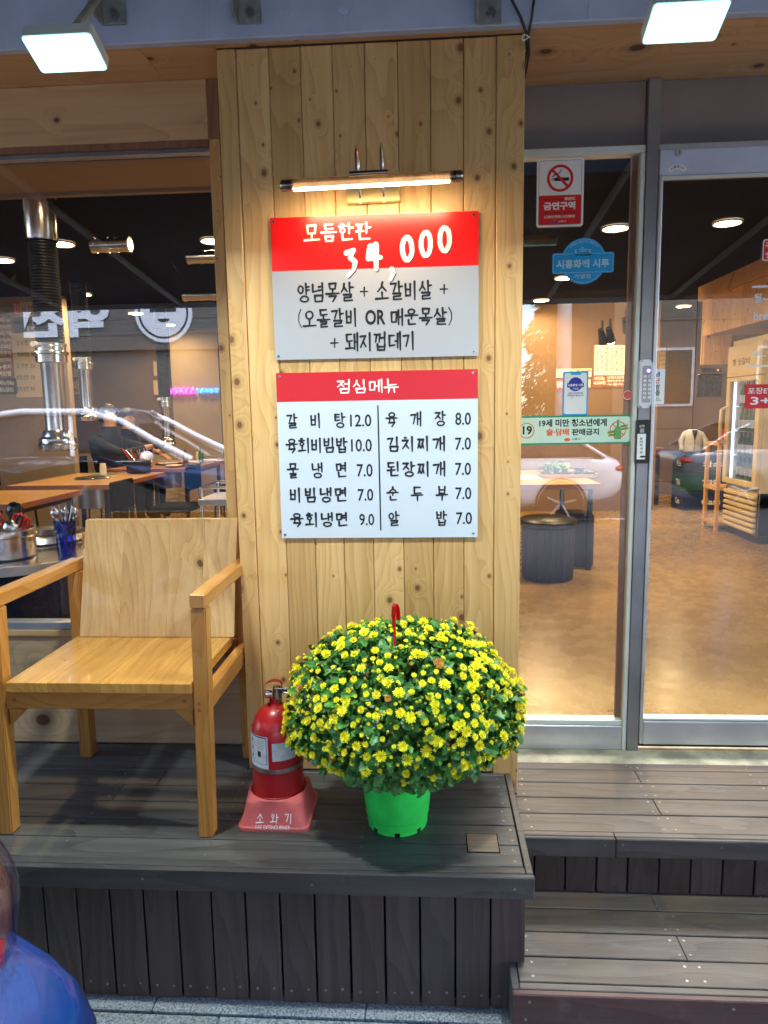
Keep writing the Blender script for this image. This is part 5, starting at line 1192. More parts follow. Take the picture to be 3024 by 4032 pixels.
# drum table with utensils just inside the window
dt = thing('drum_table', (-1.95, .86, FL), 'black drum table with a steel rim just inside the window', 'table')
fin('table_disc', lathe(B(), [(0, .0), (.47, .0), (.49, .0)], (-1.95, .84, 1.088), 56), M['chrome'], dt)
fin('steel_rim', lathe(B(), [(.485, -.035), (.50, -.035), (.505, .004), (.485, .004)], (-1.95, .84, 1.086), 56), M['alu'], dt, smooth=.5)
fin('drum_body', lathe(B(), [(.36, .0), (.36, .22), (.372, .23), (.372, .245), (.36, .255), (.36, .42), (.372, .43), (.372, .445), (.36, .455), (.36, .66), (.30, .69)], (-1.95, .84, FL), 48), M['carglass'], dt, smooth=.4)
fin('grill_ring', lathe(B(), [(.20, .002), (.23, .02), (.22, .045), (.18, .03), (.16, .004)], (-1.93, 1.0, 1.088), 40), M['chrome'], dt, smooth=.5)
fin('grill_ring', lathe(B(), [(.27, .002), (.28, .012), (.26, .014)], (-1.93, 1.0, 1.088), 40), M['chrome'], dt, smooth=.5)
fin('rivet', lathe(B(), [(0, .006), (.006, .0)], (0, 0, 0), 10), M['oldsteel'], dt).location = Vector((-1.62, .455, 1.075))-WL[dt.name]
pc = Vector((-1.868, .615, 1.0895))
pot_ = thing('steel_pot', pc, 'round steel pot full of ladles and red scissors on the drum table', 'pot')
fin('pot_side', lathe(B(), [(0, .002), (.118, .002), (.125, .008), (.125, .095), (.129, .10), (.129, .112), (.126, .125), (.130, .13), (.122, .13), (.120, .01), (0, .01)], pc, 48), M['chrome'], pot_, smooth=.5)
R = random.Random(21)
def scoop(p, d, L, rb, mat, nm, lab, cat, flip=1):
    t = thing(nm, p, lab, cat); d = Vector(d).normalized(); q = Vector(p)+d*L
    fin('handle', tube(B(), [p, q], .0045, 8), mat, t)
    bm = bmesh.new(); bmesh.ops.create_uvsphere(bm, u_segments=18, v_segments=10, radius=rb)
    for v in bm.verts: v.co = Vector((v.co.x, v.co.y*.55, v.co.z*1.05))+q+d*rb*.8
    fin('bowl', bm, mat, t, smooth=2)
scoop(pc+Vector((.02, .02, .02)), (.02, .2, 1), .15, .040, M['carglass'], 'ladle', 'black plastic ladle standing in the steel pot', 'ladle')
scoop(pc+Vector((.03, -.03, .02)), (.35, -.3, 1), .10, .036, M['chrome'], 'ladle', 'steel ladle leaning to the right in the steel pot', 'ladle')
scoop(pc+Vector((-.03, -.04, .02)), (-.15, -.3, 1), .11, .030, M['chrome'], 'ladle', 'steel ladle at the left of the steel pot', 'ladle')
for i, (dx, dy, ax_, lab) in enumerate(((.045, .03, .25, 'red handled scissors at the back of the steel pot'), (.070, .0, .5, 'red handled scissors in the middle of the steel pot'), (.085, -.02, .8, 'red handled scissors leaning out at the right of the pot'), (-.05, .02, -.2, 'red handled scissors at the left of the steel pot'))):
    p = pc+Vector((dx*.6, dy, .03)); d = Vector((ax_*.5, 0, 1)).normalized(); s = Vector((d.z, 0, -d.x)); t = thing('scissors', p, lab, 'scissors', 'scissors in the steel pot')
    fin('blades', tube(B(), [p, p+d*.11], [.004, .008], 6), M['chrome'], t)
    for sg in (-1, 1):
        c = p+d*.135+s*sg*.017; fin('handle_loop', tube(B(), [c+s*.013*cos(a_)+d*.028*sin(a_) for a_ in [k*pi/7 for k in range(14)]], .0055, 8, closed=True), M['hookred'] if sg > 0 or i % 2 else M['black'], t, smooth=1)
cp = at(264, 2187, z=1.0895); cp.y = max(cp.y, .5); cp = Vector((at(265, 2187, y=.60).x, .60, 1.0895))
cu = tag(fin('utensil_cup', lathe(B(), [(0, .001), (.038, .001), (.046, .165), (.044, .165), (.036, .006), (0, .006)], cp, 28), M['bluecup'], smooth=.5), 'smoked blue plastic cup of spoons and chopsticks on the drum table', 'cup')
for i in range(3): scoop(cp+Vector((-.012+.012*i, .004*i, .03)), (-.14+.14*i, -.05+.06*i, 1), .152, .0205, M['chrome'], 'spoon', ('steel spoon leaning left in the blue cup', 'steel spoon upright in the blue cup', 'steel spoon leaning right in the blue cup')[i], 'spoon')
for i in range(8):
    a_ = (-.36, -.33, -.27, .22, .26, .30, .1, -.12)[i]; p = cp+Vector((-a_*.06, R.uniform(-.01, .01), .012))
    tag(fin('chopstick', tube(B(), [p, p+Vector((a_, R.uniform(-.05, .05), 1)).normalized()*.222], .0026, 6), M['alu']), 'steel chopstick standing in the smoked blue cup', 'chopstick', 'chopsticks in the blue cup')

# things on the tables
def cupstack(x, y, lab):
    t = thing('paper_cup_stack', (x, y, 1.092), lab, 'paper cups'); n = 3
    for i in range(n): fin('paper_cup', lathe(B(), [(.036, 0), (.0285, .062), (0, .062)], (x, y, 1.092+.028*i), 20), M['papercup'], t, smooth=.6)
a = at(410, 1855, z=1.09); cupstack(-3.42, 4.9, 'stack of upturned paper cups on the second table'); 
box('cup_tray', -3.55, -3.30, 4.80, 5.02, 1.0905, 1.0915, M['bowl'], label='thin dark tray under the paper cups', cat='tray')
cupstack(-3.05, 6.9, 'stack of paper cups at the far end of the diners table')
cd_ = thing('utensil_caddy', (-3.07, 4.98, 1.09), 'black wire caddy of cutlery on the second table', 'caddy')
fin('caddy_box', hexa(B(), [(-3.17, 4.92, 1.091), (-2.97, 4.92, 1.091), (-2.97, 5.05, 1.091), (-3.17, 5.05, 1.091), (-3.18, 4.91, 1.235), (-2.96, 4.91, 1.235), (-2.96, 5.06, 1.235), (-3.18, 5.06, 1.235)]), M['black'], cd_)
for i in range(9):
    x = -3.15+i*.022; fin('cutlery', tube(B(), [(x, 4.98, 1.23), (x+R.uniform(-.07, .02)-.02, 4.98+R.uniform(-.03, .03), 1.33+R.uniform(0, .03))], .006, 6), M['chrome'] if i % 3 else M['hookred'], cd_)
for i, (x, y, lab) in enumerate(((-2.86, 5.85, 'amber bottle at the front of the diners table'), (-2.93, 6.05, 'clear water bottle among the dishes'), (-2.90, 6.55, 'green bottle by the exhaust duct'))):
    lathe_thing('bottle', [(0, 0), (.032, 0), (.033, .12), (.014, .165), (.013, .20), (0, .20)], (x, y, 1.0905), (M['brownglass'], M['fridgeglass'], M['greenglass'])[i], lab, 'bottle')
for i, (x, y, r_, m, lab) in enumerate(((-2.98, 5.8, .10, 'papercup', 'white plate of side dishes near the amber bottle'), (-3.2, 6.2, .12, 'white', 'white plate in the middle of the diners table'), (-3.0, 6.45, .08, 'papercup', 'small pale bowl beside the duct'), (-2.86, 6.75, .11, 'papercup', 'pale plate at the far right of the diners table'), (-3.3, 5.8, .07, 'dish', 'small brown dish near the diners'))):
    lathe_thing('plate', [(0, .004), (r_*.6, .004), (r_, .028), (r_*1.02, .028), (r_*.6, 0), (0, 0)], (x, y, 1.0905), M[m], lab, 'plate')
box('black_tray', -2.98, -2.78, 5.90, 6.2, 1.0905, 1.11, M['black'], label='black rectangular dish tray on the diners table', cat='tray', bev=.004)
# tray table on the right
tr = thing('food_tray', (1.33, 4.2, 1.09), 'cream tray holding lettuce and bowls on the table behind the side light', 'tray')
bm = B(); P0, P1 = rrect(1.04, 1.50, 3.98, 4.42, .04), rrect(1.02, 1.52, 3.96, 4.44, .05)
va = [bm.verts.new((x, y, 1.0915)) for x, y in P0]; vb = [bm.verts.new((x, y, 1.125)) for x, y in P1]; bm.faces.new(va)
for i in range(len(va)): bm.faces.new((va[i], va[(i+1) % len(va)], vb[(i+1) % len(va)], vb[i]))
bmesh.ops.solidify(bm, geom=bm.faces[:], thickness=.004); fin('tray_body', bm, M['fridge'], tr)
lathe_thing('vegetable_dish', [(0, .006), (.12, .006), (.15, .035), (.155, .035), (.12, 0), (0, 0)], (1.17, 4.2, 1.096), M['dish'], 'oval tan dish of lettuce on the cream tray', 'dish').scale = (1, .7, 1)
lv, lf = [], []
for k in range(90):
    p = Vector((1.17+R.uniform(-.11, .11), 4.2+R.uniform(-.07, .07), 1.12+R.uniform(0, .05))); addleaf(lv, lf, p, rdir()+Vector((0, 0, .4)), rdir()+Vector((0, 0, .8)), R.uniform(.05, .08), R.uniform(.05, .08), .5)
me = bpy.data.meshes.new('lettuce'); me.from_pydata([tuple(v-Vector((1.17, 4.2, 1.12))) for v in lv], [], lf); me.materials.append(M['lettuce'])
tag(link('lettuce', me, (1.17, 4.2, 1.12)), 'heap of green lettuce leaves in the tan dish', 'lettuce')
for x, y, z, lab in ((1.36, 4.12, 1.10, 'grey green bowl at the left on the tray'), (1.46, 4.10, 1.10, 'grey green bowl at the right on the tray'), (1.365, 4.12, 1.135, 'grey green bowl stacked on the left bowl'), (1.43, 4.24, 1.10, 'grey green bowl at the back of the tray')):
    lathe_thing('small_bowl', [(0, .006), (.03, .004), (.05, .035), (.053, .035), (.032, 0), (0, 0)], (x, y, z), M['bowl'], lab, 'bowl')
box('place_mat', .80, 1.0, 3.9, 4.3, 1.0905, 1.0925, M['papercup'], label='white paper mat beside the food tray', cat='paper mat')
sto = thing('drum_stool', (.95, 3.25, FL), 'dark ribbed drum stool on the brown floor behind the side light', 'stool')
bm = B(); n = 60
ra = [[bm.verts.new((.95+(r+(.006 if k % 2 else 0))*cos(2*pi*k/n), 3.25+(r+(.006 if k % 2 else 0))*sin(2*pi*k/n), FL+z)) for k in range(n)] for r, z in ((.19, .0), (.195, .03), (.205, .42))]
for a, b in zip(ra, ra[1:]):
    for k in range(n): bm.faces.new((a[k], a[(k+1) % n], b[(k+1) % n], b[k]))
fin('stool_body', bm, M['crateblack'], sto)
fin('stool_cushion', lathe(B(), [(.20, .42), (.222, .43), (.225, .47), (.20, .49), (0, .492)], (.95, 3.25, FL), 40), M['black'], sto, smooth=.7)
box('second_stool', 1.12, 1.40, 3.62, 3.92, FL, .82, M['crateblack'], label='square dark stool tucked under the tray table', cat='stool', bev=.02)

# fridge
fg = thing('display_fridge', (3.5, 4.98, FL), 'cream drinks fridge with a glass door and bottles', 'fridge')
x0, y0, y1 = 3.13, 4.60, 5.36
box('cabinet_back', 3.75, 3.78, y0, y1, FL+.08, 2.30, M['fridge'], fg); box('cabinet_side', x0+.05, 3.749, y0, y0+.04, FL+.08, 2.30, M['fridge'], fg, .004); box('cabinet_side', x0+.05, 3.749, y1-.04, y1, FL+.08, 2.30, M['fridge'], fg, .004)
box('cabinet_top', x0+.05, 3.78, y0, y1, 2.301, 2.36, M['fridge'], fg, .004); box('cabinet_base', x0+.05, 3.78, y0, y1, FL+.08, .86, M['fridge'], fg, .004); box('plinth', x0+.08, 3.76, y0+.03, y1-.03, FL, FL+.08, M['black'], fg)
dj = box('header_panel', x0+.0, x0+.049, y0, y1, 1.99, 2.30, M['fridge'], fg, .006)
for a, b, c, d in ((y0, y0+.075, .90, 1.985), (y1-.075, y1, .90, 1.985), (y0+.0755, y1-.0755, .90, .96), (y0+.0755, y1-.0755, 1.94, 1.985)): box('door_frame_bar', x0, x0+.049, a, b, c, d, M['fridge'], fg, .006)
box('glass_door', x0+.02, x0+.026, y0+.076, y1-.076, .961, 1.939, M['fridgeglass'], fg)
for i in range(7): box('vent_slat', x0+.01, x0+.049, y0+.03, y1-.03, .46+i*.056, .495+i*.056, M['fridge'], fg, .006)
fin('door_handle', tube(B(), [(x0, y1-.05, 1.32), (x0-.06, y1-.05, 1.35), (x0-.065, y1-.05, 1.50), (x0-.06, y1-.05, 1.66), (x0, y1-.05, 1.69)], .017, 12), M['fridge'], fg, smooth=1)
box('strip_light', x0+.06, x0+.075, y0+.09, y0+.11, .95, 1.95, M['fridgeglow'], fg); box('strip_light', x0+.06, x0+.075, y1-.07, y1-.05, .95, 1.95, M['fridgeglow'], fg)
for z in (1.2, 1.45, 1.70): box('shelf', x0+.08, 3.74, y0+.045, y1-.045, z-.012, z-.004, M['chrome'], fg)
T('청 삿갈비', y0+.12, y1-.25, 2.10, 2.17, 0, M['ink'], fg, .02, conv=lambda p: (x0_fr-.001, (y0_fr+y1_fr)-p.x, p.z)); x0_fr, y0_fr, y1_fr = x0, y0, y1
L = bpy.data.lights.new('fridge_glow', 'AREA'); L.shape = 'RECTANGLE'; L.size = .5; L.size_y = .9; L.energy = 1.3; L.color = (.6, .72, 1)
o = bpy.data.objects.new('fridge_glow', L); COL.objects.link(o); o.parent = fg; o.location = (.22, 0, 1.1); o.rotation_euler = (0, rad(-90), 0)
def bottle0():
    t = thing('drink_bottle', (0, 0, 0), 'x', 'bottle', 'bottles on the fridge shelves')
    fin('bottle_glass', lathe(B(), [(0, 0), (.033, 0), (.034, .14), (.014, .19), (.013, .235), (0, .235)], (0, 0, 0), 14), M['greenglass'], t, smooth=.6)
    fin('bottle_label', lathe(B(), [(.0348, .03), (.0348, .11)], (0, 0, 0), 14), M['white'], t)
    fin('bottle_cap', lathe(B(), [(.015, .235), (.015, .247), (0, .247)], (0, 0, 0), 10), M['chrome'], t)
    return t
bt = bottle0(); first = True
rows_ = ((.965, 'bottom'), (1.197, 'second'), (1.447, 'third'), (1.697, 'top'))
nb = 0
for z, rn in rows_:
    for j in range(6):
        for i in range(2):
            p = (3.24+i*.09, 4.72+j*.095, z); lab = 'green glass bottle on the %s fridge shelf, %s of the %s row' % (rn, ('rightmost', 'second from the right', 'third from the right', 'third from the left', 'second from the left', 'leftmost')[j], ('front', 'back')[i])
            if first: bt.location = p; bt['label'] = lab; first = False
            else: copytree(bt, p, lab)
bt['label'] = 'green glass bottle on the bottom fridge shelf, rightmost of the front row'
# shelf unit left of the fridge, wooden cabinet and bulkhead over it
sh = thing('wooden_shelf_unit', (3.35, 5.56, FL), 'open wooden shelf unit at the left of the fridge', 'shelf')
for y in (5.40, 5.72): box('upright', 3.09, 3.125, y-.02, y+.02, FL, 1.30, M['pine_z'], sh, .002); box('upright', 3.5, 3.535, y-.02, y+.02, FL, 1.30, M['pine_z'], sh, .002)
for z in (.42, .80, 1.28): box('shelf_board', 3.085, 3.54, 5.375, 5.745, z, z+.035, M['pine_x'], sh, .002)
tag(lathe_thing('red_can', [(0, 0), (.05, 0), (.05, .13), (0, .13)], (3.18, 5.5, 1.316), M['red'], 'red tin standing on top of the wooden shelf unit', 'tin'))
cbn = thing('wall_cabinet', (3.3, 5.2, 2.4), 'pine clad cabinet and bulkhead over the fridge', 'cabinet')
for i in range(9): box('cladding_board', 3.07+i*.0, 3.09, 5.92-(i+1)*.24+.001, 5.92-i*.24-.001, 2.47, 2.86, M['pine_z'], cbn, .003)
for i in range(3): box('cladding_board', 3.09+i*.1, 3.09+(i+1)*.1-.002, 5.925, 5.945, 2.16, 2.86, M['pine_z'], cbn, .003)
for i in range(3): box('cladding_board', 3.07, 3.0899, 5.94+i*.0, 5.96, 2.16, 2.86, M['pine_z'], cbn, .002) if i == 0 else None
box('bulkhead_beam', 3.03, 3.068, 3.6, 6.0, 2.86, 3.02, M['pine_x'], cbn, .003)
box('bulkhead_body', 3.0905, 3.8, 3.7, 5.9, 2.48, 3.0, M['plaster'], cbn)
tv = thing('wall_monitor', (3.2, 6.1, 1.82), 'black monitor on the wall left of the fridge', 'monitor')
box('screen_panel', 3.08, 3.36, 6.05, 6.08, 1.80, 2.06, M['black'], tv, .004); box('screen', 3.09, 3.35, 6.047, 6.0495, 1.815, 2.045, M['carglass'], tv)
box('router_box', 3.12, 3.34, 6.04, 6.12, 2.08, 2.13, M['black'], label='small black box with a red light above the monitor', cat='router')
tag(fin('standby_light', lathe(B(), [(0, .01), (.01, 0)], (3.30, 6.03, 2.10), 8), M['ledred']), 'tiny red standby light above the monitor', 'indicator light')
# crates
def crate(z, mat, s, lab, tcol):
    x0, x1, y0, y1 = 3.30, 3.92, 6.97, 7.40
    t = thing('beer_crate', ((x0+x1)/2, (y0+y1)/2, z), lab, 'crate', 'stacked drinks crates')
    bm = B(); bx(bm, x0, x1, y0, y0+.02, z, z+.24, .003); fin('crate_front', bm, mat, t)
    box('crate_side', x0, x0+.02, y0+.0205, y1-.02, z, z+.24, mat, t, .003); box('crate_side', x1-.02, x1, y0+.0205, y1-.02, z, z+.24, mat, t, .003); box('crate_back', x0, x1, y1-.0195, y1, z, z+.24, mat, t, .003)
    box('crate_rim', x0-.008, x1+.008, y0-.008, y0-.0002, z+.205, z+.24, mat, t, .002)
    T(s, x0+.24, x0+.48, z+.07, z+.15, y0-.002, M[tcol], t, .03)
    T(s, 7.08, 7.24, z+.07, z+.15, 0, M[tcol], t, .03, conv=lambda p: (3.2985, 7.08+7.24-p.x, p.z))
for i, (m, s, lab, tc_) in enumerate((('crateblue', 'Cass', 'blue drinks crate at the bottom of the stack', 'white'), ('crategreen', 'TERRA', 'green drinks crate second from the floor', 'white'), ('crateblack', '카스', 'dark drinks crate at the top of the stack', 'cream'))): crate(FL+.003+i*.245, M[m], s, lab, tc_)
# jacket on a chair, counter with cup
jk = thing('draped_jacket', (3.55, 7.2, 1.10), 'white jacket standing over the top crate behind the door glass', 'jacket')
bm = B(); c = Vector((3.47, 7.18, 0))
lay = []
for w, d_, z in ((.125, .07, 1.12), (.12, .075, 1.22), (.13, .075, 1.31), (.125, .06, 1.37), (.05, .04, 1.405)):
    lay.append([bm.verts.new((c.x+w*cos(t)*(1+.06*sin(5*t+z*9)), c.y+d_*sin(t), z)) for t in [k*pi/12 for k in range(24)]])
for a, b in zip(lay, lay[1:]):
    for k in range(24): bm.faces.new((a[k], a[(k+1) % 24], b[(k+1) % 24], b[k]))
fin('jacket_body', bm, M['jacket'], jk, smooth=1.2)
for s in (-1, 1): fin('jacket_sleeve', tube(B(), [c+Vector((s*.10, 0, 1.355)), c+Vector((s*.155, -.02, 1.26)), c+Vector((s*.15, -.05, 1.14))], [.035, .034, .028], 12), M['jacket'], jk, smooth=1)
fin('open_collar', prism(B(), [(c.x-.035, 1.395), (c.x+.035, 1.395), (c.x+.004, 1.27), (c.x-.004, 1.27)], 7.18-.085, 7.18-.06), M['crateblack'], jk)
fin('zip_line', prism(B(), [(c.x-.003, 1.13), (c.x+.003, 1.13), (c.x+.003, 1.27), (c.x-.003, 1.27)], 7.18-.083, 7.18-.07), M['oldsteel'], jk)
ctn = thing('side_counter', (3.0, 7.7, FL), 'dark counter with a paper cup behind the lock post', 'counter')
box('counter_top', 2.6, 3.22, 7.5, 8.0, 1.12, 1.15, M['table_edge'], ctn, .003); box('counter_body', 2.64, 3.18, 7.54, 7.98, FL, 1.119, M['black'], ctn)
lathe_thing('paper_cup', [(0, 0), (.03, 0), (.042, .10), (.040, .10), (0, .01)], (3.06, 7.62, 1.151), M['papercup'], 'single paper cup on the dark side counter', 'paper cup')

# menu board on the back wall at the right
YB = 7.0
def s6b(l, t, r, b): return s6(l, t, r, b, YB)
mp = thing('menu_partition', (2.2, YB+.03, FL), 'brown partition carrying the lit hanging menu board', 'partition')
box('partition_panel', -.2, 2.95, YB+.012, YB+.08, FL, 3.2, M['wallbrown'], mp)
mb = thing('strip_menu_board', (2.35, YB, 2.0), 'menu board of vertical cream strips with brown lower panel', 'menu board')
q = s6b(528, 720, 800, 988); box('board', q[0], q[1], YB-.001, YB+.010, q[2], q[3], M['red_brown'] if 'red_brown' in M else M['table_edge'], mb)
strs = [('진양념목살', 'red'), ('오돌갈비', 'ink'), ('매운양념목살', 'ink'), ('소갈비살', 'ink'), ('주물럭소갈비살', 'ink'), ('생삼겹살', 'ink'), ('육회', 'red'), ('버섯구이', 'ink')]
for i, (s, m) in enumerate(strs):
    l = 538+i*30.5; q = s6b(l, 726, l+28, 912)
    pl_ = box('menu_strip', q[0], q[1], YB-.006, YB-.0015, q[2], q[3], M['cream'], mb)
    H = (885-735)/len(s)
    brush([(c_h, *s6b(l+4, 735+k*H+H*.08, l+24, 735+(k+1)*H-H*.08)) for k, c_h in enumerate(s)], YB-.007, M[m], pl_, .06, seed=60+i)
    T('7,500', *s6b(l+5, 898, l+24, 905), YB-.007, M['ink'], pl_, 0)
for s, l, t, r, b in (('사이드메뉴', 536, 920, 602, 945), ('4,500원', 534, 948, 606, 972), ('·김치찌개·된장찌개·순', 614, 918, 752, 936), ('·물냉면(후식)·비빔냉', 614, 940, 752, 956), ('·누룽지·죽', 614, 960, 752, 976)): T(s, *s6b(l, t, r, b), YB-.003, M['cream'], mb, .02)
ms = thing('small_menu_sheet', (2.95, 8.75, 2.2), 'narrow printed menu sheet on the back wall right of the lock', 'menu sheet')
q = s6(928, 742, 980, 870, 8.77); box('sheet', q[0], q[1], 8.77, 8.775, q[2], q[3], M['plaster_pink'] if 'plaster_pink' in M else M['fridge'], ms)
for i, s in enumerate(('장 8.0', '찌개 7.0', '찌개 7.0', '부 7.0')): T(s, *s6(934, 755+i*28, 976, 768+i*28, 8.765), 8.765, M['ink'], ms, 0)
nt1 = thing('wall_notice', (1.7, YB, 1.9), 'white and red notice strips left of the menu board', 'notice')
for l, t, r, b, m in ((300, 872, 520, 925, 'fridge'), (300, 945, 340, 995, 'red'), (340, 940, 515, 990, 'fridge')):
    q = s6b(l, t, r, b); box('notice_sheet', q[0], q[1], YB-.004, YB+.006, q[2], q[3], M[m], nt1)
T('청 삿갈비', *s6b(428, 878, 512, 895), YB-.006, M['ink'], nt1, .02); T('점심특선', *s6b(303, 950, 338, 990), YB-.006, M['cream'], nt1, .02); T('국가대표', *s6b(308, 885, 400, 915), YB-.006, M['ink'], nt1, 0)
# track spots
for i, (l, t, lab, on) in enumerate(((585, 690, 'black track spotlight left of three over the menu board', 0), (635, 680, 'lit black track spotlight aimed at the menu board', 1), (735, 620, 'black track spotlight nearest the door post', 0))):
    p = at(2000+l*.6329, 900+t*.6329, y=5.6); t_ = thing('track_spotlight', p, lab, 'spotlight', 'spotlights over the menu board')
    fin('stem', tube(B(), [p+Vector((0, 0, .06)), (p.x, p.y, p.z+.2)], .012, 8), M['black'], t_)
    fin('spot_head', tube(B(), [p+Vector((-.03, -.05, .10)), p+Vector((.0, 0, .03)), p+Vector((.03, .06, -.02))], [.03, .04, .052], 16), M['black'], t_, smooth=.6)
    if on:
        fin('spot_lens', tube(B(), [p+Vector((.032, .063, -.024)), p+Vector((.034, .066, -.026))], .046, 16), M['disc'], t_)
        L = bpy.data.lights.new('spot_glow', 'AREA'); L.size = .1; L.energy = 4; L.color = LW; o = bpy.data.objects.new('spot_glow', L); COL.objects.link(o); o.parent = t_; o.location = (.04, .08, -.03); o.rotation_euler = Vector((.1, 1, -.35)).to_track_quat('-Z', 'Y').to_euler()
# posters behind the left window
def s4(l, t, r, b, y): return px(l*.5727, 900+t*.5727, r*.5727, 900+b*.5727, y)
YP = 5.39
m1 = thing('brown_menu_banner', (-4.4, YP, 2.0), 'brown menu banner with cream lettering at the left window edge', 'banner')
q = s4(-160, 600, 85, 1028, YP); box('banner_sheet', q[0], q[1], YP-.004, YP+.008, q[2], q[3], M['table_edge'], m1); q = s4(-160, 1029, 118, 1140, YP); box('banner_sheet', q[0], q[1], YP-.004, YP+.008, q[2], q[3], M['crateblack'], m1)
for i, s in enumerate(('메뉴', ',500원', '찌개', '찌개(00)', '순두부찌개', '냉면(후식)', '비빔면(후식)', '누룽지', '계란찜')): T(s, *s4(-10, 612+i*46, 78, 646+i*46, YP), YP-.006, M['cream'], m1, .03)
T('맥주5.0 청하6.0', *s4(0, 1045, 98, 1078, YP), YP-.006, M['cream'], m1, .03); T('막걸리5.0 음료수2.0', *s4(-10, 1090, 95, 1125, YP), YP-.006, M['cream'], m1, .03)
m2 = thing('lunch_banner', (-4.1, YP, 2.0), 'pale lunch menu banner behind the big exhaust duct', 'banner')
q = s4(92, 505, 300, 606, YP); box('banner_sheet', q[0], q[1], YP-.004, YP+.008, q[2], q[3], M['fridge'], m2)
q = s4(93, 506, 140, 600, YP); box('red_tab', q[0], q[1], YP-.007, YP-.0045, q[2], q[3], M['red'], m2); T('점심\n특선', *s4(98, 515, 136, 590, YP), YP-.009, M['cream'], m2, .02)
brush([(c_h, *s4(150+i*42, 530, 182+i*42, 590, YP)) for i, c_h in enumerate('설렁탕')], YP-.006, M['ink'], m2, .07, seed=80)
q = s4(92, 610, 300, 716, YP); box('header_panel', q[0], q[1], YP-.004, YP+.008, q[2], q[3], M['crateblack'], m2); T('점심메뉴', *s4(180, 668, 290, 700, YP), YP-.006, M['cream'], m2, .03)
q = s4(96, 718, 300, 1160, YP); box('banner_sheet', q[0], q[1], YP-.004, YP+.008, q[2], q[3], M['fridge'], m2)
for i, (s, p) in enumerate((('갈비탕', '12.0'), ('육회비빔밥', '10.0'), ('물냉면', '7.0'), ('비빔냉면', '7.0'), ('육회냉면', '9.0'))):
    z_ = 770+i*79; brush([(c_h, *s4(118+k*17.5*5/len(s), z_, 118+k*17.5*5/len(s)+16, z_+34, YP)) for k, c_h in enumerate(s)], YP-.006, M['ink'], m2, .075, seed=82+i)
    T(p, *s4(214, z_+2, 240, z_+30, YP), YP-.006, M['ink'], m2, .02)
YC = 8.78
m3 = thing('price_banner', (-5.0, YC, 1.8), 'red and white price banner between the two ducts', 'banner')
q = s4(440, 800, 530, 905, YC); box('banner_sheet', q[0], q[1], YC, YC+.01, q[2], q[3], M['red'], m3); T('34,000', *s4(450, 850, 524, 895, YC), YC-.003, M['cream'], m3, .04)
q = s4(440, 907, 545, 1142, YC); box('banner_sheet', q[0], q[1], YC, YC+.01, q[2], q[3], M['fridge'], m3)
T('양념목살+소갈비살', *s4(446, 925, 538, 955, YC), YC-.003, M['ink'], m3, .03); T('+돼지껍데기', *s4(446, 1020, 538, 1050, YC), YC-.003, M['ink'], m3, .03); T('셀프서비스', *s4(460, 1098, 540, 1125, YC), YC-.003, M['ink'], m3, .03)
m4 = thing('framed_picture', (-3.7, YC, 1.6), 'pair of small framed drawings beside the far duct', 'picture')
for t_, b_ in ((905, 1020), (1035, 1150)):
    q = s4(1050, t_, 1102, b_, YC); f_ = box('picture_frame', q[0], q[1], YC-.01, YC+.01, q[2], q[3], M['redwood'], m4); box('picture_sheet', q[0]+.02, q[1]-.02, YC-.0125, YC-.0105, q[2]+.02, q[3]-.02, M['fridge'], f_)
m5 = thing('dark_poster', (-3.3, YC, 1.8), 'dark printed poster at the right of the far duct', 'poster')
q = s4(1160, 840, 1230, 1080, YC); box('poster_sheet', q[0], q[1], YC, YC+.01, q[2], q[3], M['crateblack'], m5)
for i in range(4): T('오늘의 추천', *s4(1172, 860+i*48, 1218, 876+i*48, YC), YC-.003, M['plaster'], m5, 0)
box('wall_column', -3.95, -3.2, 8.55, 8.79, FL, 3.2, M['plaster'], label='beige wall column behind the diners', cat='column')
for j in range(3):
    for i in range(12): box('wall_tile', -8+i*.5+.003, -8+i*.5+.497, 8.785, 8.797, FL+j*.25+.003, FL+j*.25+.247, M['tile'], bpy.data.objects['back_wall'])
for (x0_, x1_, y_) in ((-5.2, -2.2, 8.5),):
    pass
# neon writing
nz = thing('neon_sign', (-3.2, 8.5, 1.9), 'pink and blue neon lettering glowing at the right of the window', 'neon sign')
q = s4(1142, 1092, 1338, 1140, 8.5); fin('pink_tube', tube(B(), [Vector((q[0]+(q[1]-q[0])*k/46, 8.5+.02*sin(k*2.1), (q[2]+q[3])/2+(q[3]-q[2])*.42*sin(k*1.35))) for k in range(47)], .013, 6), M['neonpink'], nz, smooth=1)
q = s4(1352, 1096, 1500, 1132, 8.5); fin('blue_tube', tube(B(), [Vector((q[0]+(q[1]-q[0])*k/40, 8.5+.02*sin(k*2.1), (q[2]+q[3])/2+(q[3]-q[2])*.42*sin(k*1.45))) for k in range(41)], .013, 6), M['neonblue'], nz, smooth=1)
# steel sink/trolley at right of window
tl = thing('steel_trolley', (-1.9, 3.2, FL), 'stainless trolley behind the right edge of the window', 'trolley')
a = at(1365*.5727, 900+1860*.5727, y=3.0)
for dx in (.02, .9):
    for dy in (0, .45): fin('trolley_leg', tube(B(), [(a.x+dx, 3.0+dy, FL), (a.x+dx, 3.0+dy, 1.14)], .014, 10), M['chrome'], tl, smooth=1)
for z in (a.z, .62): box('trolley_shelf', a.x, a.x+.92, 2.98, 3.48, z-.05, z, M['alu'], tl, .004)
fin('trolley_rail', tube(B(), [(a.x+.02, 3.0, 1.14), (a.x+.9, 3.0, 1.14), (a.x+.9, 3.45, 1.14), (a.x+.02, 3.45, 1.14)], .012, 8, closed=True), M['chrome'], tl)
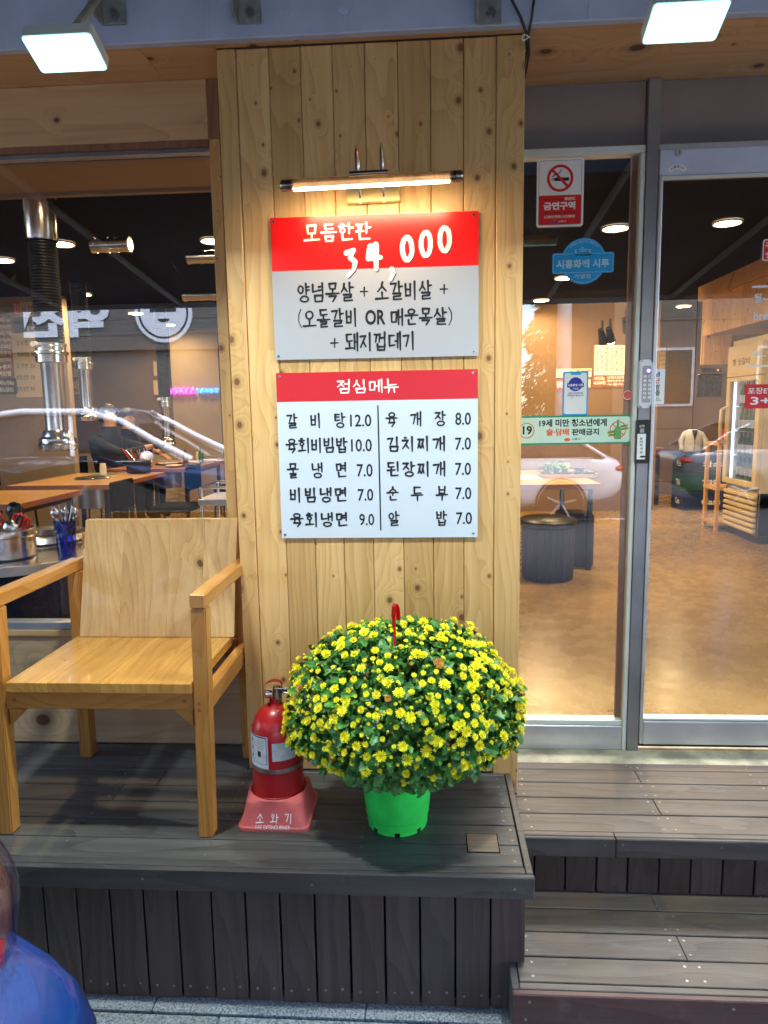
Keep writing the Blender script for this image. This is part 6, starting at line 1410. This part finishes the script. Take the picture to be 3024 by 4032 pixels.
# dining chairs (dark)
def chair0(x, y, lab, rz=0):
    t = thing('dining_chair', (x, y, FL), lab, 'chair', 'dark dining chairs')
    fin('seat_cushion', bx(B(), x-.2, x+.2, y-.2, y+.2, .80, .86, .02, seg=2), M['matblack'], t)
    fin('back_cushion', bx(B(), x-.2, x-.165, y-.19, y+.19, 1.0, 1.22, .015, seg=2), M['matblack'], t)
    for sx in (-1, 1):
        for sy in (-1, 1): fin('leg', tube(B(), [(x+sx*.18, y+sy*.17, .80), (x+sx*.20, y+sy*.19, FL)], .012, 8), M['black'], t)
    for sy in (-1, 1): fin('back_post', tube(B(), [(x-.18, y+sy*.17, .80), (x-.19, y+sy*.17, 1.16)], .012, 8), M['black'], t)
    t.rotation_euler.z = rz; return t
for x, y, lab, r_ in ((-4.05, 6.0, 'dark chair under the left diner', 0), (-4.05, 6.7, 'dark chair under the right diner', 0), (-2.3, 5.9, 'empty dark chair across from the diners', pi), (-2.4, 4.2, 'dark chair right of the table with paper cups', pi), (-2.5, 2.85, 'dark chair right of the nearest grill table', pi), (-4.25, 4.5, 'dark chair left of the table with paper cups', 0)): chair0(x, y, lab, r_)

# ---- diners
def person(lab, hip, head, elbowR, handR, elbowL, handL, hairlen, face):
    hip, head = Vector(hip), Vector(head); neck = head+Vector((0, 0, -.15)); chest = hip.lerp(neck, .62)
    t = thing('person', (hip.x, hip.y, FL), lab, 'person')
    sd_ = Vector((face.y, -face.x, 0)).normalized()
    P = [hip, hip.lerp(chest, .5), chest, neck+Vector((0, 0, -.05)), neck+Vector((0, 0, .03)), head+Vector((0, 0, -.04)), head+Vector((0, 0, .06))]
    Rr = [.16, .15, .175, .115, .075, .098, .112]; Ed = [(i, i+1) for i in range(6)]
    def chain(st_, pts, rs):
        k = st_
        for p, r_ in zip(pts, rs): P.append(Vector(p)); Rr.append(r_); Ed.append((k, len(P)-1)); k = len(P)-1
        return k
    for sg, el_, hd_ in ((1, elbowR, handR), (-1, elbowL, handL)):
        k = chain(2, [chest+sd_*sg*.19+Vector((0, 0, .10)), el_, Vector(el_).lerp(Vector(hd_), .88), hd_], [.075, .055, .034, .036])
        d_ = (Vector(hd_)-Vector(el_)).normalized(); s2 = d_.cross(Vector((0, 0, 1))).normalized()
        for f_ in range(4): chain(k, [Vector(hd_)+d_*.045+s2*(f_-1.5)*.018, Vector(hd_)+d_*(.085-.006*abs(f_-1.4))+s2*(f_-1.5)*.021+Vector((0, 0, -.012))], [.010, .008])
        chain(k, [Vector(hd_)+s2*.035*sg+d_*.012, Vector(hd_)+s2*.05*sg+d_*.045], [.011, .009])
    for sg in (1, -1): chain(0, [hip+sd_*sg*.10+face*.10, hip+sd_*sg*.12+face*.44+Vector((0, 0, .02)), Vector((hip.x, hip.y, FL+.10))+sd_*sg*.13+face*.42, Vector((hip.x, hip.y, FL+.045))+sd_*sg*.13+face*.54], [.10, .075, .05, .04])
    me = bpy.data.meshes.new('body'); me.from_pydata([tuple(p-hip) for p in P], Ed, []); o = bpy.data.objects.new('tmp', me); COL.objects.link(o)
    mo = o.modifiers.new('s', 'SKIN'); mo.use_smooth_shade = True
    for i, sv in enumerate(me.skin_vertices[0].data): sv.radius = (Rr[i], Rr[i]); sv.use_root = i == 0
    ms_ = o.modifiers.new('u', 'SUBSURF'); ms_.levels = 2
    bpy.context.view_layer.update(); m2 = bpy.data.meshes.new_from_object(o.evaluated_get(bpy.context.evaluated_depsgraph_get())); bpy.data.objects.remove(o)
    m2.materials.clear(); m2.materials.append(M['hoodie']); m2.materials.append(M['skin'])
    for pl_ in m2.polygons:
        c = pl_.center+hip
        if c.z > neck.z+.035 or any((c-(Vector(e)+(Vector(h)-Vector(e))*.72)).dot((Vector(h)-Vector(e)).normalized()) > 0 and (c-Vector(h)).length < .2 for e, h in ((elbowR, handR), (elbowL, handL))): pl_.material_index = 1
    m2.name = 'body'; link('body', m2, hip, t)
    bm = bmesh.new(); bmesh.ops.create_uvsphere(bm, u_segments=24, v_segments=16, radius=.124)
    for v in bm.verts:
        f_ = v.co.normalized().dot(face)
        v.co = Vector((v.co.x, v.co.y, v.co.z*1.08))+head+Vector((0, 0, .022))-face*.022
        if v.co.z < head.z-hairlen: v.co.z = head.z-hairlen
        if f_ > .35 and v.co.z < head.z+.06: v.co -= face*.06*(f_)
        v.co += Vector((noise.noise(v.co*22), noise.noise(v.co*25+Vector((5, 0, 0))), 0))*.012
    fin('hair', bm, M['hair'], t, smooth=2)
    fin('nose', tube(B(), [head+face*.078+Vector((0, 0, .015)), head+face*.100+Vector((0, 0, -.02)), head+face*.084+Vector((0, 0, -.03))], [.007, .012, .009], 8), M['skin'], t, smooth=1)
    for sg in (1, -1):
        c = head+face*.076+sd_*sg*.032+Vector((0, 0, .018)); bm = bmesh.new(); bmesh.ops.create_uvsphere(bm, u_segments=10, v_segments=8, radius=.011)
        for v in bm.verts: v.co += c
        fin('eye', bm, M['hair'], t)
        c = head+sd_*sg*.078+Vector((0, 0, -.005)); fin('ear', tube(B(), [c+Vector((0, 0, .025)), c, c-Vector((0, 0, .022))], [.010, .016, .009], 8), M['skin'], t, smooth=1)
    fin('mouth', tube(B(), [head+face*.074-sd_*.022+Vector((0, 0, -.052)), head+face*.082+Vector((0, 0, -.055)), head+face*.074+sd_*.022+Vector((0, 0, -.052))], .005, 6), M['dish'], t)
    return t
hA = at(745*.5727, 900+1290*.5727, y=5.95); hB = at(875*.5727, 900+1310*.5727, y=6.55)
tgt = at(1050*.5727, 900+1495*.5727, y=6.0)
f1 = Vector((.80, -.35, 0)).normalized(); f2 = Vector((.85, -.25, 0)).normalized()
person('diner in a black hooded top reaching across the table', (hA.x-.12, 6.0, .92), hA, (hA.x+.20, 5.80, 1.26), tgt, (hA.x+.05, 6.25, 1.25), (hA.x+.35, 6.15, 1.16), .10, f1)
person('second diner in dark clothes leaning behind the first', (hB.x-.10, 6.65, .92), hB, (hB.x+.22, 6.5, 1.30), (hB.x+.45, 6.4, 1.25), (hB.x+.10, 6.9, 1.30), (hB.x+.38, 6.8, 1.16), .10, f2)
lathe_thing('black_bowl', [(0, .0), (.045, .0), (.075, .06), (.078, .06), (.05, -.006), (0, -.006)], tgt+Vector((.08, 0, -.03)), M['black'], 'black bowl held in the reaching hand of the diner', 'bowl')

# ================================================================== STREET SIDE (seen in the glass)
def car(nm, lab, cx, cy, mat, front=1, H=1.46, L=4.6, Wd=1.80, prof=None, hz=.76, nose=None, low=None, rail=0):
    t = thing(nm, (cx, cy, 0), lab, 'car', 'cars standing in the street')
    hl, hw_ = L/2, Wd/2
    st_ = [(-1.0, .55, .80, .90), (-.985, .40, .92, .93), (-.90, .26, 1.00, .985), (-.60, .22, 1.02, 1.0), (0, .20, .99, 1.0), (.35, .20, .96, 1.0), (.70, .22, .90, .985), (.90, .26, .80, .95), (.975, .36, .72, .88), (1.0, .48, .62, .80)]
    if nose: st_[-3:] = nose
    bm = B(); lay = []
    for s, zl, zh, w in st_:
        x = cx+front*s*hl; zh = zh*hz/.90*1.0
        ring_ = []
        for yy, zz_ in ((.0, zl), (.80, zl), (.97, zl+.08), (1.0, zl+(zh-zl)*.45), (.985, zl+(zh-zl)*.72), (.93, zh-.03), (.80, zh), (.0, zh+.03)): ring_.append((yy, zz_))
        full = ring_+[(-a, b) for a, b in ring_[-2:0:-1]]
        lay.append([bm.verts.new((x, cy+a*w*hw_, b)) for a, b in full])
    n = len(lay[0])
    for a, b in zip(lay, lay[1:]):
        for k in range(n): bm.faces.new((a[k], a[(k+1) % n], b[(k+1) % n], b[k]))
    bm.faces.new(lay[0]); bm.faces.new(lay[-1][::-1])
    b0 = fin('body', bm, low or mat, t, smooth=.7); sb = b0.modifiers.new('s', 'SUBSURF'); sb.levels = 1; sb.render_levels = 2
    belt = .98*hz/.90; gp = [(-.80, belt, 0), (-.52, H-.06, .76), (-.30, H, .80), (.10, H-.01, .80), (.46, belt-.02, 0)]
    g = B(); lo, hi = [], []
    for s, z, w in [(-.86, belt-.01, .90), (-.55, H-.07, .76), (-.28, H-.035, .80), (.08, H-.04, .79), (.50, belt-.03, .90)]:
        x = cx+front*s*hl; lo.append([g.verts.new((x, cy+sg*.92*hw_, belt-.03)) for sg in (-1, 1)]); hi.append([g.verts.new((x, cy+sg*w*hw_, z)) for sg in (-1, 1)])
    for i in range(4):
        for sg in (0, 1): g.faces.new((lo[i][sg], lo[i+1][sg], hi[i+1][sg], hi[i][sg]))
        g.faces.new((hi[i][0], hi[i+1][0], hi[i+1][1], hi[i][1]))
    fin('windows', g, M['carglass'], t)
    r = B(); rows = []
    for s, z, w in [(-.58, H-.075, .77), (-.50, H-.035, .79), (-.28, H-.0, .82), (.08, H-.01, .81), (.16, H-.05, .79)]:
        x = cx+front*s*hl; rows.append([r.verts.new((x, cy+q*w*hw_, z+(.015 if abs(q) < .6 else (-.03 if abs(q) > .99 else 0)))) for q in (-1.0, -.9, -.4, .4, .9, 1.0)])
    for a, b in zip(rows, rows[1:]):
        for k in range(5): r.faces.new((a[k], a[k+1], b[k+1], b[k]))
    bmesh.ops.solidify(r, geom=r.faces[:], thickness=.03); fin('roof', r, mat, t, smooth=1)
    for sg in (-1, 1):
        if rail: fin('reflection_arc_tube', tube(B(), [(cx+front*s*hl, cy+sg*w*hw_, z) for s, z, w in ((-.90, belt, .93), (-.74, belt+(H-belt)*.50, .88), (-.56, H-.10, .83), (-.30, H-.03, .82), (.02, H-.045, .82), (.20, H-.16, .84), (.36, belt+(H-belt)*.38, .88), (.56, belt-.01, .93))], rail, 8), mat, t, smooth=1)  # added tube, thickens the bright roof arc reflected in the window
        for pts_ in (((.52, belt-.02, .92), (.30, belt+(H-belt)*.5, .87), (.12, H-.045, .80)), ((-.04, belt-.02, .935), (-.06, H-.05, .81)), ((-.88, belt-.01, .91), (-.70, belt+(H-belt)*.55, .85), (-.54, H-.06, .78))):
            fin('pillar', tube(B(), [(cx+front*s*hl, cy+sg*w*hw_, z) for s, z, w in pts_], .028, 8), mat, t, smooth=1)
        mx_ = cx+front*.36*hl; bm = bmesh.new(); bmesh.ops.create_uvsphere(bm, u_segments=14, v_segments=10, radius=1)
        for v in bm.verts: v.co = Vector((mx_+v.co.x*.075, cy+sg*(hw_+.09)+v.co.y*.11, belt+.04+v.co.z*.075))
        fin('door_mirror', bm, mat, t, smooth=2)
        fin('belt_trim', tube(B(), [(cx+front*s*hl, cy+sg*hw_*.955, belt-.02) for s in (-.8, -.3, .1, .5)], .010, 6), M['chrome'], t)
        for s in (-.60, .62):
            wx, wy = cx+front*s*hl, cy+sg*(hw_-.10)
            wl = fin('wheel', tube(B(), [(wx, wy-.11, .325), (wx, wy-.10, .325), (wx, wy+.10, .325), (wx, wy+.11, .325)], [.29, .325, .325, .29], 28), M['rubber'], t, smooth=.6)
            oy = wy+sg*.115; fin('rim', tube(B(), [(wx, oy-.004*sg, .325), (wx, oy, .325)], .235, 28, cap=False), M['alloy'], wl)
            sp = B()
            for k in range(5):
                a_ = 2*pi*k/5+.3; tube(sp, [(wx, oy, .325), (wx+.225*cos(a_-.08), oy, .325+.225*sin(a_-.08))], [.030, .022], 6)
            tube(sp, [(wx, oy-.01*sg, .325), (wx, oy+.012*sg, .325)], .045, 12); fin('spokes', sp, M['alloy'], wl)
            fin('wheel_arch', lathe_y(wx, oy-.01*sg, .325, .345, .375, sg), M['rubber'], t)
        for s, z, m, dx in ((-.965, .80*hz/.9, 'lampred', .10), (.93, .70*hz/.9, 'alu', .12)):
            bm = bmesh.new(); bmesh.ops.create_uvsphere(bm, u_segments=14, v_segments=10, radius=1)
            for v in bm.verts: v.co = Vector((cx+front*s*hl+v.co.x*dx*1.2, cy+sg*hw_*.74+v.co.y*.19, z+v.co.z*.065))
            fin('tail_lamp' if s < 0 else 'headlamp', bm, M[m], t, smooth=2)
    return t
def lathe_y(x, y, z, r0, r1, sg):
    bm = B(); n = 28; a = [bm.verts.new((x+r0*cos(2*pi*k/n), y, z+r0*sin(2*pi*k/n))) for k in range(n)]; b = [bm.verts.new((x+r1*cos(2*pi*k/n), y+.0, z+r1*sin(2*pi*k/n))) for k in range(n)]
    for k in range(n):
        if a[k].co.z > .18: bm.faces.new((a[k], a[(k+1) % n], b[(k+1) % n], b[k]))
    return bm
mirx = lambda pxx, path: (pxx-1690)/2780*path
car('parked_car', 'white saloon car standing in the street behind the viewer', mirx(2470, 10.2)-2.3, -8.2, M['carwhite'], front=-1, hz=.92)
car('parked_car', 'dark grey car farther along the street', 6.5, -9.6, M['cargrey'], front=1, hz=.92)

# blue car at the bottom left of the picture
car('parked_car', 'blue utility car, roof whitened as a bright reflection, nose to the right, behind the viewer', -4.2, -6.4, M['carwhite'], front=1, H=1.80, L=4.9, hz=1.08, low=M['carblue2'], rail=.045)  # white roof, pillars and rails made up to paint the bright arc in the glass
bc = car('blue_car', 'glossy blue car whose rounded corner pokes in at the bottom left', -2.93, -2.04, M['carblue'], front=1, H=1.40, L=4.62, Wd=1.86, hz=.92, nose=[(.86, .26, .86, .985), (.975, .30, .76, .96), (1.03, .36, .62, .88)])
for o_ in [q for q in bc.children if q.name.startswith('headlamp')]: bpy.data.objects.remove(o_)
for sg in (1, -1):
    lc = Vector((-.835, -2.04+sg*.73, .86)); ln = None
    for nm_, k_, m_, dz_ in (('headlamp', 1.0, 'clearplastic', 0), ('lamp_reflector', .88, 'lampinner', 0), ('lamp_lens', .78, 'lampred', -.045)):
        bm = bmesh.new(); bmesh.ops.create_uvsphere(bm, u_segments=28, v_segments=20, radius=1)
        for v in bm.verts: v.co = Vector((v.co.x*.125*k_, v.co.y*.13*k_, v.co.z*.17*k_))+lc+Vector((.012 if dz_ else 0, -.02 if dz_ else 0, dz_))
        q_ = fin(nm_, bm, M[m_], ln or bc, smooth=2); ln = ln or q_

# buildings opposite
def building(nm, x0, x1, y, H, mat, lab, cols, rows_n, w0=1.0, depth=6, zb=1.1, trim='facade_pale', panels=False):
    t = thing(nm, ((x0+x1)/2, y, 0), lab, 'building')
    box('facade_wall', x0, x1, y-depth, y, -.004, H, M[mat], t)
    if panels:
        for j in range(int(H/1.2)):
            for i in range(int((x1-x0)/1.8)): box('stone_panel', x0+i*1.8+.01, x0+(i+1)*1.8-.01, y+.002, y+.03, j*1.2+.01, (j+1)*1.2-.01, M[mat], t)
    dx = (x1-x0)/cols; dz = (H-zb)/rows_n
    for i in range(cols):
        for j in range(rows_n):
            cx, cz = x0+(i+.5)*dx, zb+(j+.45)*dz; w = min(w0, dx*.6); h = min(1.3, dz*.6)
            f_ = box('window', cx-w/2, cx+w/2, y+.032, y+.06, cz-h/2, cz+h/2, M[trim], t); box('pane', cx-w/2+.06, cx+w/2-.06, y+.0605, y+.066, cz-h/2+.06, cz+h/2-.06, M['carglass'], f_)
    return t
building('shop_building', -16, 1.2, -11.5, 7, 'facade', 'grey building across the street carrying the lit white shop lettering', 6, 1, 1.8, zb=4.6)
building('stone_building', 4.2, 14, -13.5, 9.5, 'facade_stone', 'brown stone panelled building across the street', 4, 3, 1.1, panels=True)
building('pale_tower', 1.4, 4.6, -34, 14, 'facade_pale', 'pale tall building far behind the conifer tree', 3, 5, .9)
building('far_block', 15, 30, -20, 8, 'facade', 'grey block at the far right end of the street', 5, 3, 1.2)
building('far_block', -34, -17, -16, 8, 'facade_pale', 'pale block at the far left end of the street', 5, 3, 1.2)
fb = thing('shop_sign_board', (-7, -11.4, 3.2), 'grey plank fascia sign with lit letters on the building opposite', 'sign')
for j in range(4): box('sign_plank', -14, -.2, -11.45, -11.40, 3.0+j*.30+.004, 3.0+j*.30+.296, M['signplank'], fb)
ex_ = mirx(655, 14.0)
z0_ = 3.28; Y0 = -11.36
T('역전', ex_-.7-1.9, ex_-.8, z0_, z0_+.72, 0, M['signglow'], fb, .05, conv=lambda p: (2*cxA-p.x, Y0, p.z)); cxA = ex_-.7-1.15
T('할', ex_-3.8, ex_-3.2, z0_, z0_+.70, 0, M['signglowred'], fb, .05, conv=lambda p: (2*(ex_-3.575)-p.x, Y0, p.z))
T('머니', ex_-5.9, ex_-4.3, z0_, z0_+.72, 0, M['signglow'], fb, .05, conv=lambda p: (2*(ex_-5.25)-p.x, Y0, p.z))
em = fin('round_emblem', prism(B(), circ(ex_, 3.72, .58, 36), -11.398, -11.36), M['signglow'], fb)
def ringy(cx, cz, r0, r1, y):
    bm = ring(B(), cx, cz, r0, r1, y); return bm
fin('emblem_ring', ringy(ex_, 3.72, .47, .51, -11.355), M['ink'], em); fin('emblem_hair', prism(B(), [(ex_+.27*cos(t), 3.78+.30*sin(t)) for t in [rad(-10+200*k/14) for k in range(15)]], -11.359, -11.354), M['ink'], em)
fin('emblem_smile', prism(B(), [(ex_+.12*cos(t), 3.60+.07*sin(t)) for t in [rad(180+180*k/8) for k in range(9)]], -11.359, -11.354), M['ink'], em)
# conifer
cf = thing('conifer_tree', (mirx(2160, 22), -19, 0), 'dark conifer tree standing between the buildings across the street', 'tree')
cxx = mirx(2160, 22)
fin('trunk', tube(B(), [(cxx, -19, -.004), (cxx+.1, -19, 3), (cxx, -19, 7.2)], [.2, .13, .03], 10), M['bark'], cf)
R = random.Random(9); v, f = [], []
for k in range(5200):
    h = R.random()**1.1; z = 1.6+5.8*h; r_ = (1-h)*1.35*(.75+.25*sin(z*5))*math.sqrt(R.random()); a_ = R.uniform(0, 2*pi)
    p = Vector((cxx+r_*cos(a_), -19+r_*sin(a_), z-r_*.25)); addleaf(v, f, p, Vector((cos(a_), sin(a_), -.4))+rdir()*.4, rdir()+Vector((0, 0, 1)), .26, .08, .2)
me = bpy.data.meshes.new('crown'); me.from_pydata([tuple(q-Vector((cxx, -19, 4))) for q in v], [], f); me.materials.append(M['foliage']); tag(link('crown', me, (cxx, -19, 4), cf))
# utility pole with wires
up = thing('utility_pole', (2.6, -10.8, 0), 'concrete utility pole with cables across the street', 'utility pole')
fin('pole', tube(B(), [(2.6, -10.8, -.004), (2.6, -10.8, 8)], [.16, .11], 14), M['pipepaint'], up, smooth=1)
for i in range(4): fin('overhead_cable', tube(B(), [(-18, -10.6, 6.6+i*.3), (-8, -10.7, 5.9+i*.3), (2.6, -10.8, 6.5+i*.3), (10, -10.9, 5.9+i*.3), (22, -11, 6.6+i*.3)], .018, 5), M['black'], up)
for i in range(-4, 5): box('lane_marking', i*6.0+1.2, i*6.0+3.2, -7.95, -7.83, -.003, -.0005, M['facade_pale'], kind='structure')

pl.rotation_euler = (0, rad(-.9), 0)
flush()
